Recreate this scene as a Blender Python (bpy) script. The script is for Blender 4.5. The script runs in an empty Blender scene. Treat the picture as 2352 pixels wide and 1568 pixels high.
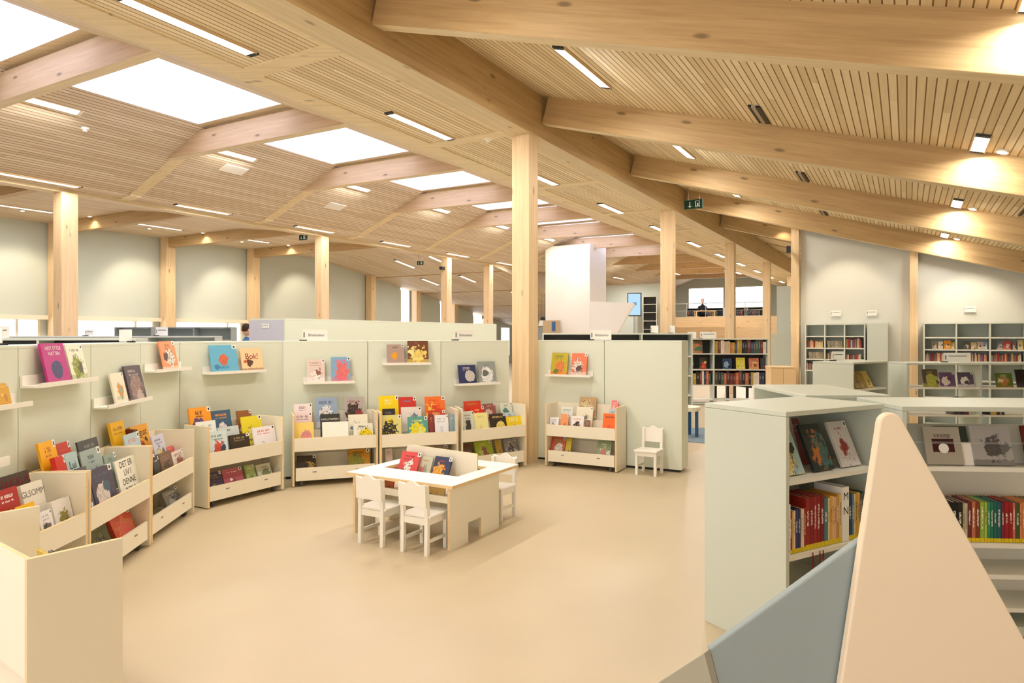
import bpy, bmesh, math, random
from mathutils import Vector, Matrix
R = random.Random(7)
C = bpy.context.scene.collection
SQ3 = math.sqrt(3)/2
U = (0.5, SQ3); V = (SQ3, -0.5)          # building axes: along the ridge, across it
A30 = math.radians(60)                    # angle of the ridge direction
AV = math.radians(-30)
def B(s, t): return (s*0.5+t*SQ3, s*SQ3-t*0.5)
def B3(s, t, z): return (s*0.5+t*SQ3, s*SQ3-t*0.5, z)
def lin(c):
    return tuple(((v/255)/12.92 if v/255 <= .04045 else ((v/255+.055)/1.055)**2.4) for v in c)

# ------------------------------------------------------------------ materials
def mat(name, base, rough=.5, spec=.3, metal=0.0):
    m = bpy.data.materials.new(name); m.use_nodes = True
    p = m.node_tree.nodes['Principled BSDF']
    p.inputs['Base Color'].default_value = (*lin(base), 1)
    p.inputs['Roughness'].default_value = rough
    p.inputs['Specular IOR Level'].default_value = spec
    p.inputs['Metallic'].default_value = metal
    return m
class NT:
    def __init__(s, m): s.m = m; s.t = m.node_tree; s.p = s.t.nodes['Principled BSDF']
    def n(s, k, **kw):
        o = s.t.nodes.new(k)
        for a, b in kw.items(): setattr(o, a, b)
        return o
    def l(s, a, b): s.t.links.new(a, b)
    def math(s, op, a, b=None, c=None):
        o = s.n('ShaderNodeMath', operation=op)
        for i, v in enumerate((a, b, c)):
            if v is None: continue
            if isinstance(v, (int, float)): o.inputs[i].default_value = v
            else: s.l(v, o.inputs[i])
        return o.outputs[0]
    def mix(s, f, a, b, mode='MIX'):
        o = s.n('ShaderNodeMix', data_type='RGBA', blend_type=mode)
        for i, v in ((0, f), (6, a), (7, b)):
            if isinstance(v, (int, float)): o.inputs[i].default_value = v
            elif isinstance(v, tuple): o.inputs[i].default_value = (*v, 1)
            else: s.l(v, o.inputs[i])
        return o.outputs[2]
    def ramp(s, f, stops):
        o = s.n('ShaderNodeValToRGB'); s.l(f, o.inputs[0]); e = o.color_ramp.elements
        while len(e) < len(stops): e.new(.5)
        for i, (p, c) in enumerate(stops): e[i].position = p; e[i].color = (*c, 1)
        return o.outputs[0]

def noise_tint(m, base, amt=.05, scale=3.0, stretch=(1, 1, 1)):
    k = NT(m); tc = k.n('ShaderNodeTexCoord'); mp = k.n('ShaderNodeMapping'); mp.inputs['Scale'].default_value = stretch
    k.l(tc.outputs['Object'], mp.inputs[0])
    nz = k.n('ShaderNodeTexNoise'); nz.inputs['Scale'].default_value = scale; nz.inputs['Detail'].default_value = 4
    k.l(mp.outputs[0], nz.inputs['Vector'])
    a = lin(base); d = tuple(max(0, x*(1-amt)) for x in a); u = tuple(min(1, x*(1+amt)) for x in a)
    k.l(k.ramp(nz.outputs[0], [(.3, d), (.7, u)]), k.p.inputs['Base Color'])
    return m
def slat_mat(name, light, dark, pitch=.062, gap=.2):
    m = mat(name, light, .6, .2); k = NT(m)
    g = k.n('ShaderNodeNewGeometry'); sp = k.n('ShaderNodeSeparateXYZ'); k.l(g.outputs['Position'], sp.inputs[0])
    X, Y = sp.outputs[0], sp.outputs[1]
    t = k.math('SUBTRACT', k.math('MULTIPLY', X, SQ3), k.math('MULTIPLY', Y, .5))
    s = k.math('ADD', k.math('MULTIPLY', X, .5), k.math('MULTIPLY', Y, SQ3))
    q = k.math('DIVIDE', t, pitch); idx = k.math('FLOOR', q); fr = k.math('FRACT', q)
    line = k.math('LESS_THAN', fr, gap)
    wn = k.n('ShaderNodeTexWhiteNoise', noise_dimensions='2D')
    cv = k.n('ShaderNodeCombineXYZ'); k.l(idx, cv.inputs[0])
    k.l(k.math('FLOOR', k.math('DIVIDE', k.math('ADD', s, k.math('MULTIPLY', idx, .77)), 2.4)), cv.inputs[1])
    k.l(cv.outputs[0], wn.inputs['Vector'])
    cv2 = k.n('ShaderNodeCombineXYZ'); k.l(k.math('MULTIPLY', s, 1.5), cv2.inputs[0]); k.l(k.math('MULTIPLY', t, 45), cv2.inputs[1])
    nz = k.n('ShaderNodeTexNoise'); nz.inputs['Scale'].default_value = 1; nz.inputs['Detail'].default_value = 3; k.l(cv2.outputs[0], nz.inputs['Vector'])
    f = k.math('MULTIPLY_ADD', nz.outputs[0], .45, k.math('MULTIPLY', wn.outputs[0], .6))
    a = lin(light)
    col = k.ramp(f, [(.2, tuple(x*1.1 for x in a)), (.85, tuple(x*y for x, y in zip(a, (.84, .78, .68))))])
    k.l(k.mix(line, col, lin(dark)), k.p.inputs['Base Color'])
    return m
def timber_mat(name, base, amt=.2):
    m = mat(name, base, .5, .3); k = NT(m); tc = k.n('ShaderNodeTexCoord'); mp = k.n('ShaderNodeMapping')
    k.l(tc.outputs['Object'], mp.inputs[0]); mp.inputs['Scale'].default_value = (.35, 7, 7)
    nz = k.n('ShaderNodeTexNoise'); nz.inputs['Scale'].default_value = 3; nz.inputs['Detail'].default_value = 6; nz.inputs['Roughness'].default_value = .65
    k.l(mp.outputs[0], nz.inputs['Vector'])
    a = lin(base)
    col = k.ramp(nz.outputs[0], [(.3, tuple(x*y for x, y in zip(a, (1-amt, 1-amt*1.25, 1-amt*1.6)))), (.65, tuple(min(1, x*1.07) for x in a))])
    # thin glue lines between laminations
    sp = k.n('ShaderNodeSeparateXYZ'); k.l(tc.outputs['Object'], sp.inputs[0])
    fz = k.math('FRACT', k.math('DIVIDE', sp.outputs[2], .105))
    ln = k.math('MULTIPLY', k.math('LESS_THAN', fz, .03), .22)
    col = k.mix(ln, col, tuple(x*.5 for x in a))
    # sparse knots
    m2 = k.n('ShaderNodeMapping'); m2.inputs['Scale'].default_value = (1.6, 5, 5); k.l(tc.outputs['Object'], m2.inputs[0])
    vo = k.n('ShaderNodeTexVoronoi', feature='F1'); vo.inputs['Scale'].default_value = 1.2; k.l(m2.outputs[0], vo.inputs['Vector'])
    kn = k.ramp(vo.outputs['Distance'], [(.07, (1, 1, 1)), (.15, (0, 0, 0))])
    wn = k.math('GREATER_THAN', k.math('FRACT', k.math('MULTIPLY', vo.outputs['Color'], 7.3)), .3)
    kf = k.math('MULTIPLY', kn, wn)
    col = k.mix(k.math('MULTIPLY', kf, .75), col, tuple(x*.28 for x in a))
    k.l(col, k.p.inputs['Base Color'])
    return m
def emit_mat(name, col, st):
    m = bpy.data.materials.new(name); m.use_nodes = True; t = m.node_tree; t.nodes.clear()
    e = t.nodes.new('ShaderNodeEmission'); o = t.nodes.new('ShaderNodeOutputMaterial')
    e.inputs[0].default_value = (*lin(col), 1); e.inputs[1].default_value = st; t.links.new(e.outputs[0], o.inputs[0]); return m
def glass_mat(name, tint=(1, 1, 1), refl=.06):
    m = bpy.data.materials.new(name); m.use_nodes = True; t = m.node_tree; t.nodes.clear()
    a = t.nodes.new('ShaderNodeBsdfTransparent'); a.inputs[0].default_value = (*tint, 1)
    g = t.nodes.new('ShaderNodeBsdfGlossy'); g.inputs['Roughness'].default_value = .03
    mx = t.nodes.new('ShaderNodeMixShader'); mx.inputs[0].default_value = refl
    o = t.nodes.new('ShaderNodeOutputMaterial'); t.links.new(a.outputs[0], mx.inputs[1]); t.links.new(g.outputs[0], mx.inputs[2]); t.links.new(mx.outputs[0], o.inputs[0]); return m

M = {}
M['slat'] = slat_mat('pine slats', (240, 224, 190), (136, 104, 64), .062, .15)
M['slat_fine'] = slat_mat('fine pine slats', (234, 220, 200), (166, 142, 112), .062, .2)
M['timber'] = timber_mat('laminated spruce', (198, 168, 122))
M['timber_pale'] = timber_mat('pale laminated spruce', (236, 217, 178), .12)  # pale boards; on beam undersides it stands in for light off the floor
M['post'] = timber_mat('spruce post', (238, 210, 168), .13)
M['timber_mid'] = timber_mat('mid laminated spruce', (212, 184, 146), .15)
M['floor'] = noise_tint(mat('beige linoleum', (200, 183, 152), .36, .35), (200, 183, 152), .035, 1.2)
M['cream'] = noise_tint(mat('cream laminate', (244, 236, 216), .42, .35), (244, 236, 216), .012, 2)
M['white'] = mat('warm white lacquer', (250, 246, 236), .4, .35)
M['screen'] = mat('peach cream lacquer', (238, 221, 194), .45, .3)
M['screen_blue'] = mat('grey blue lacquer', (152, 164, 164), .5, .3)
M['screen_grey'] = mat('warm grey lacquer', (168, 164, 146), .5, .3)
M['ply'] = noise_tint(mat('birch ply edge', (238, 208, 160), .6, .2), (238, 208, 160), .08, 20, (1, 1, 8))
M['sage'] = mat('sage lacquer', (228, 233, 217), .45, .3)
M['sage_dark'] = mat('grey sage lacquer', (206, 212, 198), .45, .3)
M['metal'] = mat('pale grey steel', (214, 220, 210), .4, .35)
M['shelfwhite'] = mat('white steel shelf', (240, 238, 226), .4, .35)
M['case_in'] = mat('grey green steel', (200, 208, 202), .5, .3)
M['bluecase'] = mat('blue grey steel', (170, 184, 190), .5, .3)
M['wall'] = noise_tint(mat('pale mint plaster', (208, 214, 206), .85, .1), (208, 214, 206), .01, 1)
M['wallw'] = noise_tint(mat('white plaster', (222, 222, 214), .85, .1), (222, 222, 214), .01, 1)
M['core'] = mat('cream white plaster', (236, 232, 220), .8, .1)
M['paper'] = mat('book pages', (236, 228, 208), .8, .1)
M['card'] = mat('white card', (246, 244, 236), .6, .2)
M['ink'] = mat('dark ink', (52, 50, 48), .7, .1)
M['inkgrey'] = mat('grey ink', (120, 120, 118), .7, .1)
M['inkwhite'] = mat('white ink', (246, 244, 240), .6, .1)
M['black'] = mat('black plastic', (36, 35, 34), .45, .4)
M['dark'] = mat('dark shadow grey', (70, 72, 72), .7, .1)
M['rubber'] = mat('grey rubber', (90, 90, 90), .6, .2)
M['chrome'] = mat('brushed steel', (190, 190, 190), .3, .5, .9)
M['green'] = mat('dark exit green', (24, 62, 46), .4, .3)
M['bluef'] = mat('blue fabric', (70, 110, 150), .9, .1)
M['skin'] = mat('skin', (214, 168, 142), .6, .3)
M['hair'] = mat('dark brown hair', (58, 42, 34), .7, .2)
M['greyhair'] = mat('grey brown hair', (120, 104, 92), .7, .2)
M['coat'] = mat('black wool', (34, 34, 38), .9, .1)
M['lilac'] = mat('lilac grey lacquer', (206, 208, 218), .5, .3)
M['oak'] = timber_mat('oiled oak boards', (196, 172, 138), .15)
M['woodbox'] = mat('light oak veneer', (236, 204, 158), .5, .3)
M['ribbon'] = mat('dark red ribbon', (130, 30, 40), .7, .2)
M['lamp'] = emit_mat('lamp diffuser', (255, 248, 236), 6.0)
M['lampwarm'] = emit_mat('warm lamp tube', (255, 236, 200), 9.0)
M['spot'] = emit_mat('spot lens', (255, 236, 200), 8.0)
M['screen_tv'] = emit_mat('lit display', (190, 226, 250), .9)
M['glass'] = glass_mat('window glass', (.97, .98, 1))
M['acrylic'] = glass_mat('clear acrylic', (.96, .97, .97), .12)
M['greenglass'] = glass_mat('pale green glass', (.80, .88, .84), .08)
M['skyglass'] = glass_mat('skylight glass', (.98, .98, 1), .02)
M['shaft'] = mat('white skylight lining', (246, 246, 250), .8, .1)
M['ribbon_dark'] = mat('dark maroon ink', (70, 34, 34), .6, .2)
M['greenpanel'] = mat('pale green panel', (196, 212, 200), .4, .3)
M['pool'] = mat('blue carpet tile', (130, 146, 156), .9, .1)

def cover_mat():
    m = mat('printed cover', (200, 200, 200), .35, .4); k = NT(m)
    def at(nm): o = k.n('ShaderNodeAttribute', attribute_type='OBJECT', attribute_name=nm); return o
    c1, c2, c3, pr = at('c1').outputs['Color'], at('c2').outputs['Color'], at('c3').outputs['Color'], at('pr')
    ps = k.n('ShaderNodeSeparateXYZ'); k.l(pr.outputs['Vector'], ps.inputs[0])
    tc = k.n('ShaderNodeTexCoord'); sp = k.n('ShaderNodeSeparateXYZ'); k.l(tc.outputs['Generated'], sp.inputs[0])
    x, z = sp.outputs[0], sp.outputs[2]
    oi = k.n('ShaderNodeObjectInfo')
    cv = k.n('ShaderNodeCombineXYZ'); k.l(x, cv.inputs[0]); k.l(z, cv.inputs[1]); k.l(k.math('MULTIPLY', oi.outputs['Random'], 90), cv.inputs[2])
    nz = k.n('ShaderNodeTexNoise'); nz.inputs['Scale'].default_value = 7; nz.inputs['Detail'].default_value = 3; k.l(cv.outputs[0], nz.inputs['Vector'])
    nb = k.n('ShaderNodeTexNoise'); nb.inputs['Scale'].default_value = 14; nb.inputs['Detail'].default_value = 2; k.l(cv.outputs[0], nb.inputs['Vector'])
    rnd = lambda m_: k.math('FRACT', k.math('MULTIPLY', oi.outputs['Random'], m_))
    def blob(cx, cz, rad, rag, sx):
        dx = k.math('MULTIPLY', k.math('SUBTRACT', x, cx), sx); dz = k.math('SUBTRACT', z, cz)
        d = k.math('SQRT', k.math('ADD', k.math('MULTIPLY', dx, dx), k.math('MULTIPLY', dz, dz)))
        return k.math('ADD', k.math('SUBTRACT', d, rad), k.math('MULTIPLY', k.math('MULTIPLY', k.math('SUBTRACT', nz.outputs[0], .5), ps.outputs[1]), rag))
    busy = k.math('GREATER_THAN', ps.outputs[1], .15)
    ground = k.math('MULTIPLY', k.math('LESS_THAN', k.math('MULTIPLY_ADD', nz.outputs[0], .12, z), k.math('MULTIPLY_ADD', rnd(5.3), .22, .05)), busy)
    col = k.mix(k.math('MULTIPLY', ground, .55), c1, c2)
    e = blob(k.math('MULTIPLY_ADD', rnd(3.1), .3, .36), k.math('MULTIPLY_ADD', rnd(7.7), .14, .32), ps.outputs[0], 1.3, 1.05)
    fig = k.math('LESS_THAN', e, 0)
    shade = k.mix(k.math('MULTIPLY', k.math('GREATER_THAN', nb.outputs[0], .52), .3), c2, tuple([.12]*3))
    col = k.mix(fig, col, shade)
    e2 = blob(k.math('MULTIPLY_ADD', rnd(11.9), .7, .15), k.math('MULTIPLY_ADD', rnd(17.3), .45, .12), k.math('MULTIPLY', ps.outputs[0], .42), .8, .8)
    col = k.mix(k.math('MULTIPLY', k.math('LESS_THAN', e2, 0), busy), col, c3)
    spots = k.math('MULTIPLY', k.math('GREATER_THAN', nb.outputs[0], .60), k.math('LESS_THAN', k.math('SUBTRACT', e, .12), 0))
    spots = k.math('MULTIPLY', spots, k.math('GREATER_THAN', ps.outputs[1], .25))
    col = k.mix(k.math('MULTIPLY', spots, .75), col, c3)
    # title: one large and one small broken line of lettering
    z0 = k.math('MULTIPLY_ADD', k.math('LESS_THAN', rnd(23.9), .22), -.66, .84)
    za = k.math('LESS_THAN', k.math('ABSOLUTE', k.math('SUBTRACT', z, z0)), k.math('MULTIPLY_ADD', rnd(9.1), .035, .022))
    zb = k.math('MULTIPLY', k.math('LESS_THAN', k.math('ABSOLUTE', k.math('SUBTRACT', z, k.math('SUBTRACT', z0, .105))), .02), k.math('GREATER_THAN', rnd(29.3), .35))
    rows = k.math('MAXIMUM', za, zb)
    inx = k.math('LESS_THAN', k.math('ABSOLUTE', k.math('SUBTRACT', x, .47)), k.math('MULTIPLY_ADD', rnd(31.7), .2, .15))
    fx = k.math('MULTIPLY', x, k.math('MULTIPLY_ADD', rnd(37.1), 12, 13))
    gap = k.math('GREATER_THAN', k.math('FRACT', fx), .22)
    cw = k.n('ShaderNodeCombineXYZ'); k.l(k.math('FLOOR', fx), cw.inputs[0]); k.l(k.math('FLOOR', k.math('MULTIPLY', z, 9)), cw.inputs[1]); k.l(k.math('MULTIPLY', oi.outputs['Random'], 50), cw.inputs[2])
    wn = k.n('ShaderNodeTexWhiteNoise', noise_dimensions='3D'); k.l(cw.outputs[0], wn.inputs['Vector'])
    tx = k.math('MULTIPLY', k.math('MULTIPLY', k.math('MULTIPLY', rows, inx), gap), k.math('GREATER_THAN', wn.outputs[0], .16))
    cx = k.n('ShaderNodeCombineXYZ'); k.l(k.math('FLOOR', k.math('MULTIPLY', fx, 3.2)), cx.inputs[0]); k.l(k.math('FLOOR', k.math('MULTIPLY', z, 70)), cx.inputs[1]); k.l(rnd(41.0), cx.inputs[2])
    w2 = k.n('ShaderNodeTexWhiteNoise', noise_dimensions='3D'); k.l(cx.outputs[0], w2.inputs['Vector'])
    tx = k.math('MULTIPLY', tx, k.math('GREATER_THAN', w2.outputs[0], .3))
    tx = k.math('MULTIPLY', tx, k.math('LESS_THAN', ps.outputs[2], 1.5))
    col = k.mix(tx, col, c3)
    # white class sticker with a black mark in the top corner
    q = k.math('MULTIPLY', k.math('GREATER_THAN', x, .84), k.math('GREATER_THAN', z, .86))
    q = k.math('MULTIPLY', q, k.math('GREATER_THAN', k.math('FRACT', k.math('MULTIPLY', oi.outputs['Random'], 13.7)), .4))
    q = k.math('MULTIPLY', q, k.math('LESS_THAN', ps.outputs[2], .5))
    mk = k.math('MULTIPLY', k.math('LESS_THAN', k.math('ABSOLUTE', k.math('SUBTRACT', x, .92)), .035), k.math('LESS_THAN', k.math('ABSOLUTE', k.math('SUBTRACT', z, .93)), .035))
    col = k.mix(q, col, k.mix(mk, (.85, .85, .83), (.03, .03, .03)))
    k.l(col, k.p.inputs['Base Color'])
    return m
def spine_mat():
    m = mat('printed spine', (200, 200, 200), .4, .35); k = NT(m)
    def at(nm): return k.n('ShaderNodeAttribute', attribute_type='OBJECT', attribute_name=nm)
    c1, c3, pr = at('c1').outputs['Color'], at('c3').outputs['Color'], at('pr')
    ps = k.n('ShaderNodeSeparateXYZ'); k.l(pr.outputs['Vector'], ps.inputs[0])
    tc = k.n('ShaderNodeTexCoord'); sp = k.n('ShaderNodeSeparateXYZ'); k.l(tc.outputs['Generated'], sp.inputs[0]); x, y, z = sp.outputs
    oi = k.n('ShaderNodeObjectInfo')
    cw = k.n('ShaderNodeCombineXYZ'); k.l(k.math('ADD', k.math('FLOOR', k.math('MULTIPLY', z, 80)), k.math('MULTIPLY', k.math('FLOOR', k.math('MULTIPLY', x, 7)), 131)), cw.inputs[0]); k.l(k.math('MULTIPLY', oi.outputs['Random'], 50), cw.inputs[1])
    wn = k.n('ShaderNodeTexWhiteNoise', noise_dimensions='2D'); k.l(cw.outputs[0], wn.inputs['Vector'])
    f = k.math('MULTIPLY', k.math('GREATER_THAN', wn.outputs[0], .4), k.math('LESS_THAN', k.math('ABSOLUTE', k.math('SUBTRACT', x, .5)), .215))
    f = k.math('MULTIPLY', f, k.math('LESS_THAN', k.math('ABSOLUTE', k.math('SUBTRACT', z, .6)), k.math('MULTIPLY_ADD', oi.outputs['Random'], .18, .1)))
    f = k.math('MULTIPLY', f, k.math('LESS_THAN', y, .03))
    col = k.mix(k.math('MULTIPLY', f, ps.outputs[1]), c1, c3)
    tape = k.math('MULTIPLY', k.math('LESS_THAN', z, .1), k.math('GREATER_THAN', ps.outputs[0], .5))
    col = k.mix(tape, col, lin((226, 200, 30)))
    k.l(col, k.p.inputs['Base Color']); return m
M['cover'] = cover_mat(); M['spine'] = spine_mat()

# ------------------------------------------------------------------ mesh helpers
class MB:
    def __init__(s): s.v = []; s.f = []; s.mi = []
    def quad(s, pts, mi=0):
        b = len(s.v); s.v += [tuple(p) for p in pts]; s.f.append(tuple(range(b, b+len(pts)))); s.mi.append(mi); return s
    def box(s, x0, x1, y0, y1, z0, z1, mi=0, fm=None):
        b = len(s.v); s.v += [(x, y, z) for z in (z0, z1) for y in (y0, y1) for x in (x0, x1)]
        fs = [((0, 2, 3, 1), '-z'), ((4, 5, 7, 6), '+z'), ((0, 1, 5, 4), '-y'), ((2, 6, 7, 3), '+y'), ((0, 4, 6, 2), '-x'), ((1, 3, 7, 5), '+x')]
        for q, k in fs:
            s.f.append(tuple(b+i for i in q)); s.mi.append((fm or {}).get(k, mi))
        return s
    def prism(s, poly, a0, a1, axis='y', mi=0, side=None):
        """poly in the plane perpendicular to axis; counter clockwise."""
        n = len(poly); b = len(s.v)
        def P(p, a):
            return (p[0], a, p[1]) if axis == 'y' else ((a, p[0], p[1]) if axis == 'x' else (p[0], p[1], a))
        s.v += [P(p, a0) for p in poly]+[P(p, a1) for p in poly]
        s.f.append(tuple(b+i for i in range(n))); s.mi.append(mi)
        s.f.append(tuple(b+n+i for i in reversed(range(n)))); s.mi.append(mi)
        for i in range(n):
            j = (i+1) % n; s.f.append((b+i, b+n+i, b+n+j, b+j)); s.mi.append(mi if side is None else side)
        return s
    def cyl(s, c, r, a0, a1, axis='z', n=14, r2=None, mi=0):
        b = len(s.v); r2 = r if r2 is None else r2
        for a, rr in ((a0, r), (a1, r2)):
            for i in range(n):
                q = 2*math.pi*i/n; p, w = c[0]+rr*math.cos(q), c[1]+rr*math.sin(q)
                s.v.append((p, w, a) if axis == 'z' else ((a, p, w) if axis == 'x' else (p, a, w)))
        s.f.append(tuple(b+i for i in reversed(range(n)))); s.mi.append(mi)
        s.f.append(tuple(b+n+i for i in range(n))); s.mi.append(mi)
        for i in range(n):
            j = (i+1) % n; s.f.append((b+i, b+j, b+n+j, b+n+i)); s.mi.append(mi)
        return s
    def mesh(s, name, mats):
        me = bpy.data.meshes.new(name); me.from_pydata(s.v, [], s.f)
        for m in (mats if isinstance(mats, (list, tuple)) else [mats]): me.materials.append(M[m] if isinstance(m, str) else m)
        me.polygons.foreach_set('material_index', s.mi)
        bm = bmesh.new(); bm.from_mesh(me); bmesh.ops.recalc_face_normals(bm, faces=bm.faces); bm.to_mesh(me); bm.free(); me.update(); return me
    def build(s, name, mats, parent=None, loc=(0, 0, 0), rot=(0, 0, 0), bevel=0):
        o = bpy.data.objects.new(name, s.mesh(name, mats)); C.objects.link(o); o.parent = parent; o.location = loc; o.rotation_euler = rot
        if bevel:
            b = o.modifiers.new('soft', 'BEVEL'); b.width = bevel; b.segments = 2; b.limit_method = 'ANGLE'
        return o
LABELS = {}
def tag(o, label, cat, group=None, kind=None):
    if label:
        if label in LABELS and not group: print('DUP LABEL', label)
        LABELS[label] = 1; o['label'] = label
    if cat: o['category'] = cat
    if group: o['group'] = group
    if kind: o['kind'] = kind
    return o
def thing(name, label, cat, loc, rz=0, group=None):
    o = bpy.data.objects.new(name, None); C.objects.link(o); o.location = loc; o.rotation_euler = (0, 0, rz); o.empty_display_size = .1
    return tag(o, label, cat, group)
def struct(o): o['kind'] = 'structure'; return o
def text(name, body, size, parent, loc, mat_='ink', rot=(math.pi/2, 0, 0), align='CENTER', sx=1.0):
    cu = bpy.data.curves.new(name, 'FONT'); cu.body = body; cu.size = size; cu.align_x = align; cu.align_y = 'CENTER'; cu.materials.append(M[mat_]); cu.resolution_u = 3
    tmp = bpy.data.objects.new(name+'_tmp', cu); C.objects.link(tmp); dg = bpy.context.evaluated_depsgraph_get()
    me = bpy.data.meshes.new_from_object(tmp.evaluated_get(dg)); bpy.data.objects.remove(tmp); bpy.data.curves.remove(cu)
    me.materials.clear(); me.materials.append(M[mat_])
    o = bpy.data.objects.new(name, me); C.objects.link(o); o.parent = parent; o.location = loc; o.rotation_euler = rot; return o
ORD = ['first', 'second', 'third', 'fourth', 'fifth', 'sixth', 'seventh', 'eighth', 'ninth', 'tenth', 'eleventh', 'twelfth', 'thirteenth', 'fourteenth', 'fifteenth', 'sixteenth', 'seventeenth', 'eighteenth', 'nineteenth', 'twentieth', 'twenty-first', 'twenty-second', 'twenty-third', 'twenty-fourth', 'twenty-fifth', 'twenty-sixth', 'twenty-seventh', 'twenty-eighth', 'twenty-ninth', 'thirtieth', 'thirty-first', 'thirty-second', 'thirty-third', 'thirty-fourth', 'thirty-fifth', 'thirty-sixth', 'thirty-seventh', 'thirty-eighth', 'thirty-ninth', 'fortieth']

# ------------------------------------------------------------------ room shell
CH = 4.14
o = MB().quad([B3(-6, -19.8, 0), B3(-6, 5.0, 0), B3(46, 5.0, 0), B3(46, -19.8, 0)]).build('floor', 'floor'); struct(o)
def ceil_quads(name, qs, m):
    b = MB()
    for q in qs: b.quad([B3(*p) for p in q])
    return struct(b.build(name, m))
S0, S1 = -5.0, 41.0
SK = [1.45, 4.55, 7.5, 10.6, 13.6, 16.6, 19.6, 22.6, 25.6]        # tie beam lines of the ridge bay
TL, TR, ZT = -10.3, -8.3, 5.12
ceil_quads('ceiling', [[(S0, -5.75, CH), (S0, -4.1, CH), (S1, -4.1, CH), (S1, -5.75, CH)]], 'slat')
ceil_quads('ceiling', [[(S0, TR, ZT), (S0, -5.75, CH), (S1, -5.75, CH), (S1, TR, ZT)]], 'slat')
ceil_quads('ceiling', [[(S0, -12.6, 4.2), (S0, TL, ZT), (S1, TL, ZT), (S1, -12.6, 4.2)]], 'slat_fine')
ceil_quads('ceiling', [[(S0, -13.1, 4.16), (S0, -12.6, 4.2), (S1, -12.6, 4.2), (S1, -13.1, 4.16)]], 'slat_fine')
# ceiling between the skylights and beyond the last one
b = MB()
for a, c in [(S0, SK[0]+.2)]+[(s-.2, s+.2) for s in SK[1:-1]]+[(SK[-1]-.2, S1)]:
    b.quad([B3(a, TL, ZT), B3(a, TR, ZT), B3(c, TR, ZT), B3(c, TL, ZT)])
struct(b.build('ceiling', 'timber_pale'))
for i in range(len(SK)-1):
    a, c = SK[i]+.2, SK[i+1]-.2; z1 = 5.85
    if c-a < .3: continue
    b = MB()
    for p, q in (((a, TL), (a, TR)), ((a, TR), (c, TR)), ((c, TR), (c, TL)), ((c, TL), (a, TL))):
        b.quad([B3(*p, ZT), B3(*q, ZT), B3(*q, z1), B3(*p, z1)])
    k = struct(b.build('skylight', 'shaft'))
    g = MB().quad([B3(a, TL, z1), B3(a, TR, z1), B3(c, TR, z1), B3(c, TL, z1)]).build('skylight_glass', 'skyglass', k)
# right hand roof: falls away from the ridge beam
RZ = 4.60; RS = .289; RT0 = -4.0
def rz(t): return RZ-RS*(t-RT0)
ceil_quads('ceiling', [[(S0, RT0, RZ), (S0, 5.0, rz(5.0)), (14.4, 5.0, rz(5.0)), (14.4, RT0, RZ)]], 'slat')
ceil_quads('ceiling', [[(14.4, RT0, RZ), (14.4, -1.6, rz(-1.6)), (S1, -1.6, rz(-1.6)), (S1, RT0, RZ)]], 'slat')
# window side roof
ceil_quads('ceiling', [[(S0, -19.5, 4.5), (S0, -15.8, 4.5), (18.7, -15.8, 4.5), (18.7, -19.5, 4.5)], ], 'slat_fine')
ceil_quads('ceiling', [[(S0, -15.8, 4.5), (S0, -13.2, 4.2), (18.7, -13.2, 4.2), (18.7, -15.8, 4.5)]], 'slat_fine')
zf = lambda s: 4.5-.16*(s-18.7)
ceil_quads('ceiling', [[(18.7, -19.5, 4.5), (18.7, -13.0, 4.5), (34.2, -13.0, zf(34.2)), (34.2, -19.5, zf(34.2))]], 'slat_fine')

b = MB().quad([B3(18.7, -13.02, 4.5), B3(34.2, -13.02, zf(34.2)), B3(34.2, -13.02, 4.6)]); struct(b.build('ceiling', 'slat_fine'))
b = MB().quad([B3(34.2, -13.02, 2), B3(42, -13.02, 2), B3(42, -13.02, 4.6), B3(34.2, -13.02, 4.6)]); struct(b.build('wall_side', 'wall'))
# smooth boards that frame the slatted fields
NT_ = [0]
def trim(s0, s1, t0, t1, z0, z1, m='timber_pale', th=.012):
    b = MB(); L = [(s0, t0, z0), (s1, t0, z0), (s1, t1, z1), (s0, t1, z1)]
    lo = [B3(s, t, z-th) for s, t, z in L]; hi = [B3(s, t, z+.01) for s, t, z in L]
    n = len(b.v); b.v += lo+hi; b.f += [(0, 1, 2, 3), (7, 6, 5, 4), (0, 4, 5, 1), (1, 5, 6, 2), (2, 6, 7, 3), (3, 7, 4, 0)]; b.mi += [0]*6
    NT_[0] += 1
    return struct(b.build('trim_%d' % NT_[0], m))
trim(S0, S1, -5.78, -5.5, CH-.004, CH-.004)
trim(S0, S1, -4.45, -4.27, CH-.004, CH-.004)
zl = lambda t: 4.2+(ZT-4.2)*(t+12.6)/2.3
for s in SK:
    trim(s-.16, s+.06, -5.5, -4.45, CH-.004, CH-.004)
    trim(s-.02, s+.20, -12.55, -11.2, zl(-12.55)-.006, zl(-11.2)-.006)
    trim(s-.02, s+.20, -13.0, -12.55, 4.16, 4.2-.004)
for s in (21.9, 25.0, 28.1, 31.2):
    trim(s, s+.1, -19.4, -13.1, zf(s)-.004, zf(s)-.004, 'timber', .02)

for s in (19.2, 21.2, 23.4, 25.8, 28.4): trim(s, s+.07, -3.95, -1.75, rz(-3.95)-.006, rz(-1.75)-.006, 'timber', .02)
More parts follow.
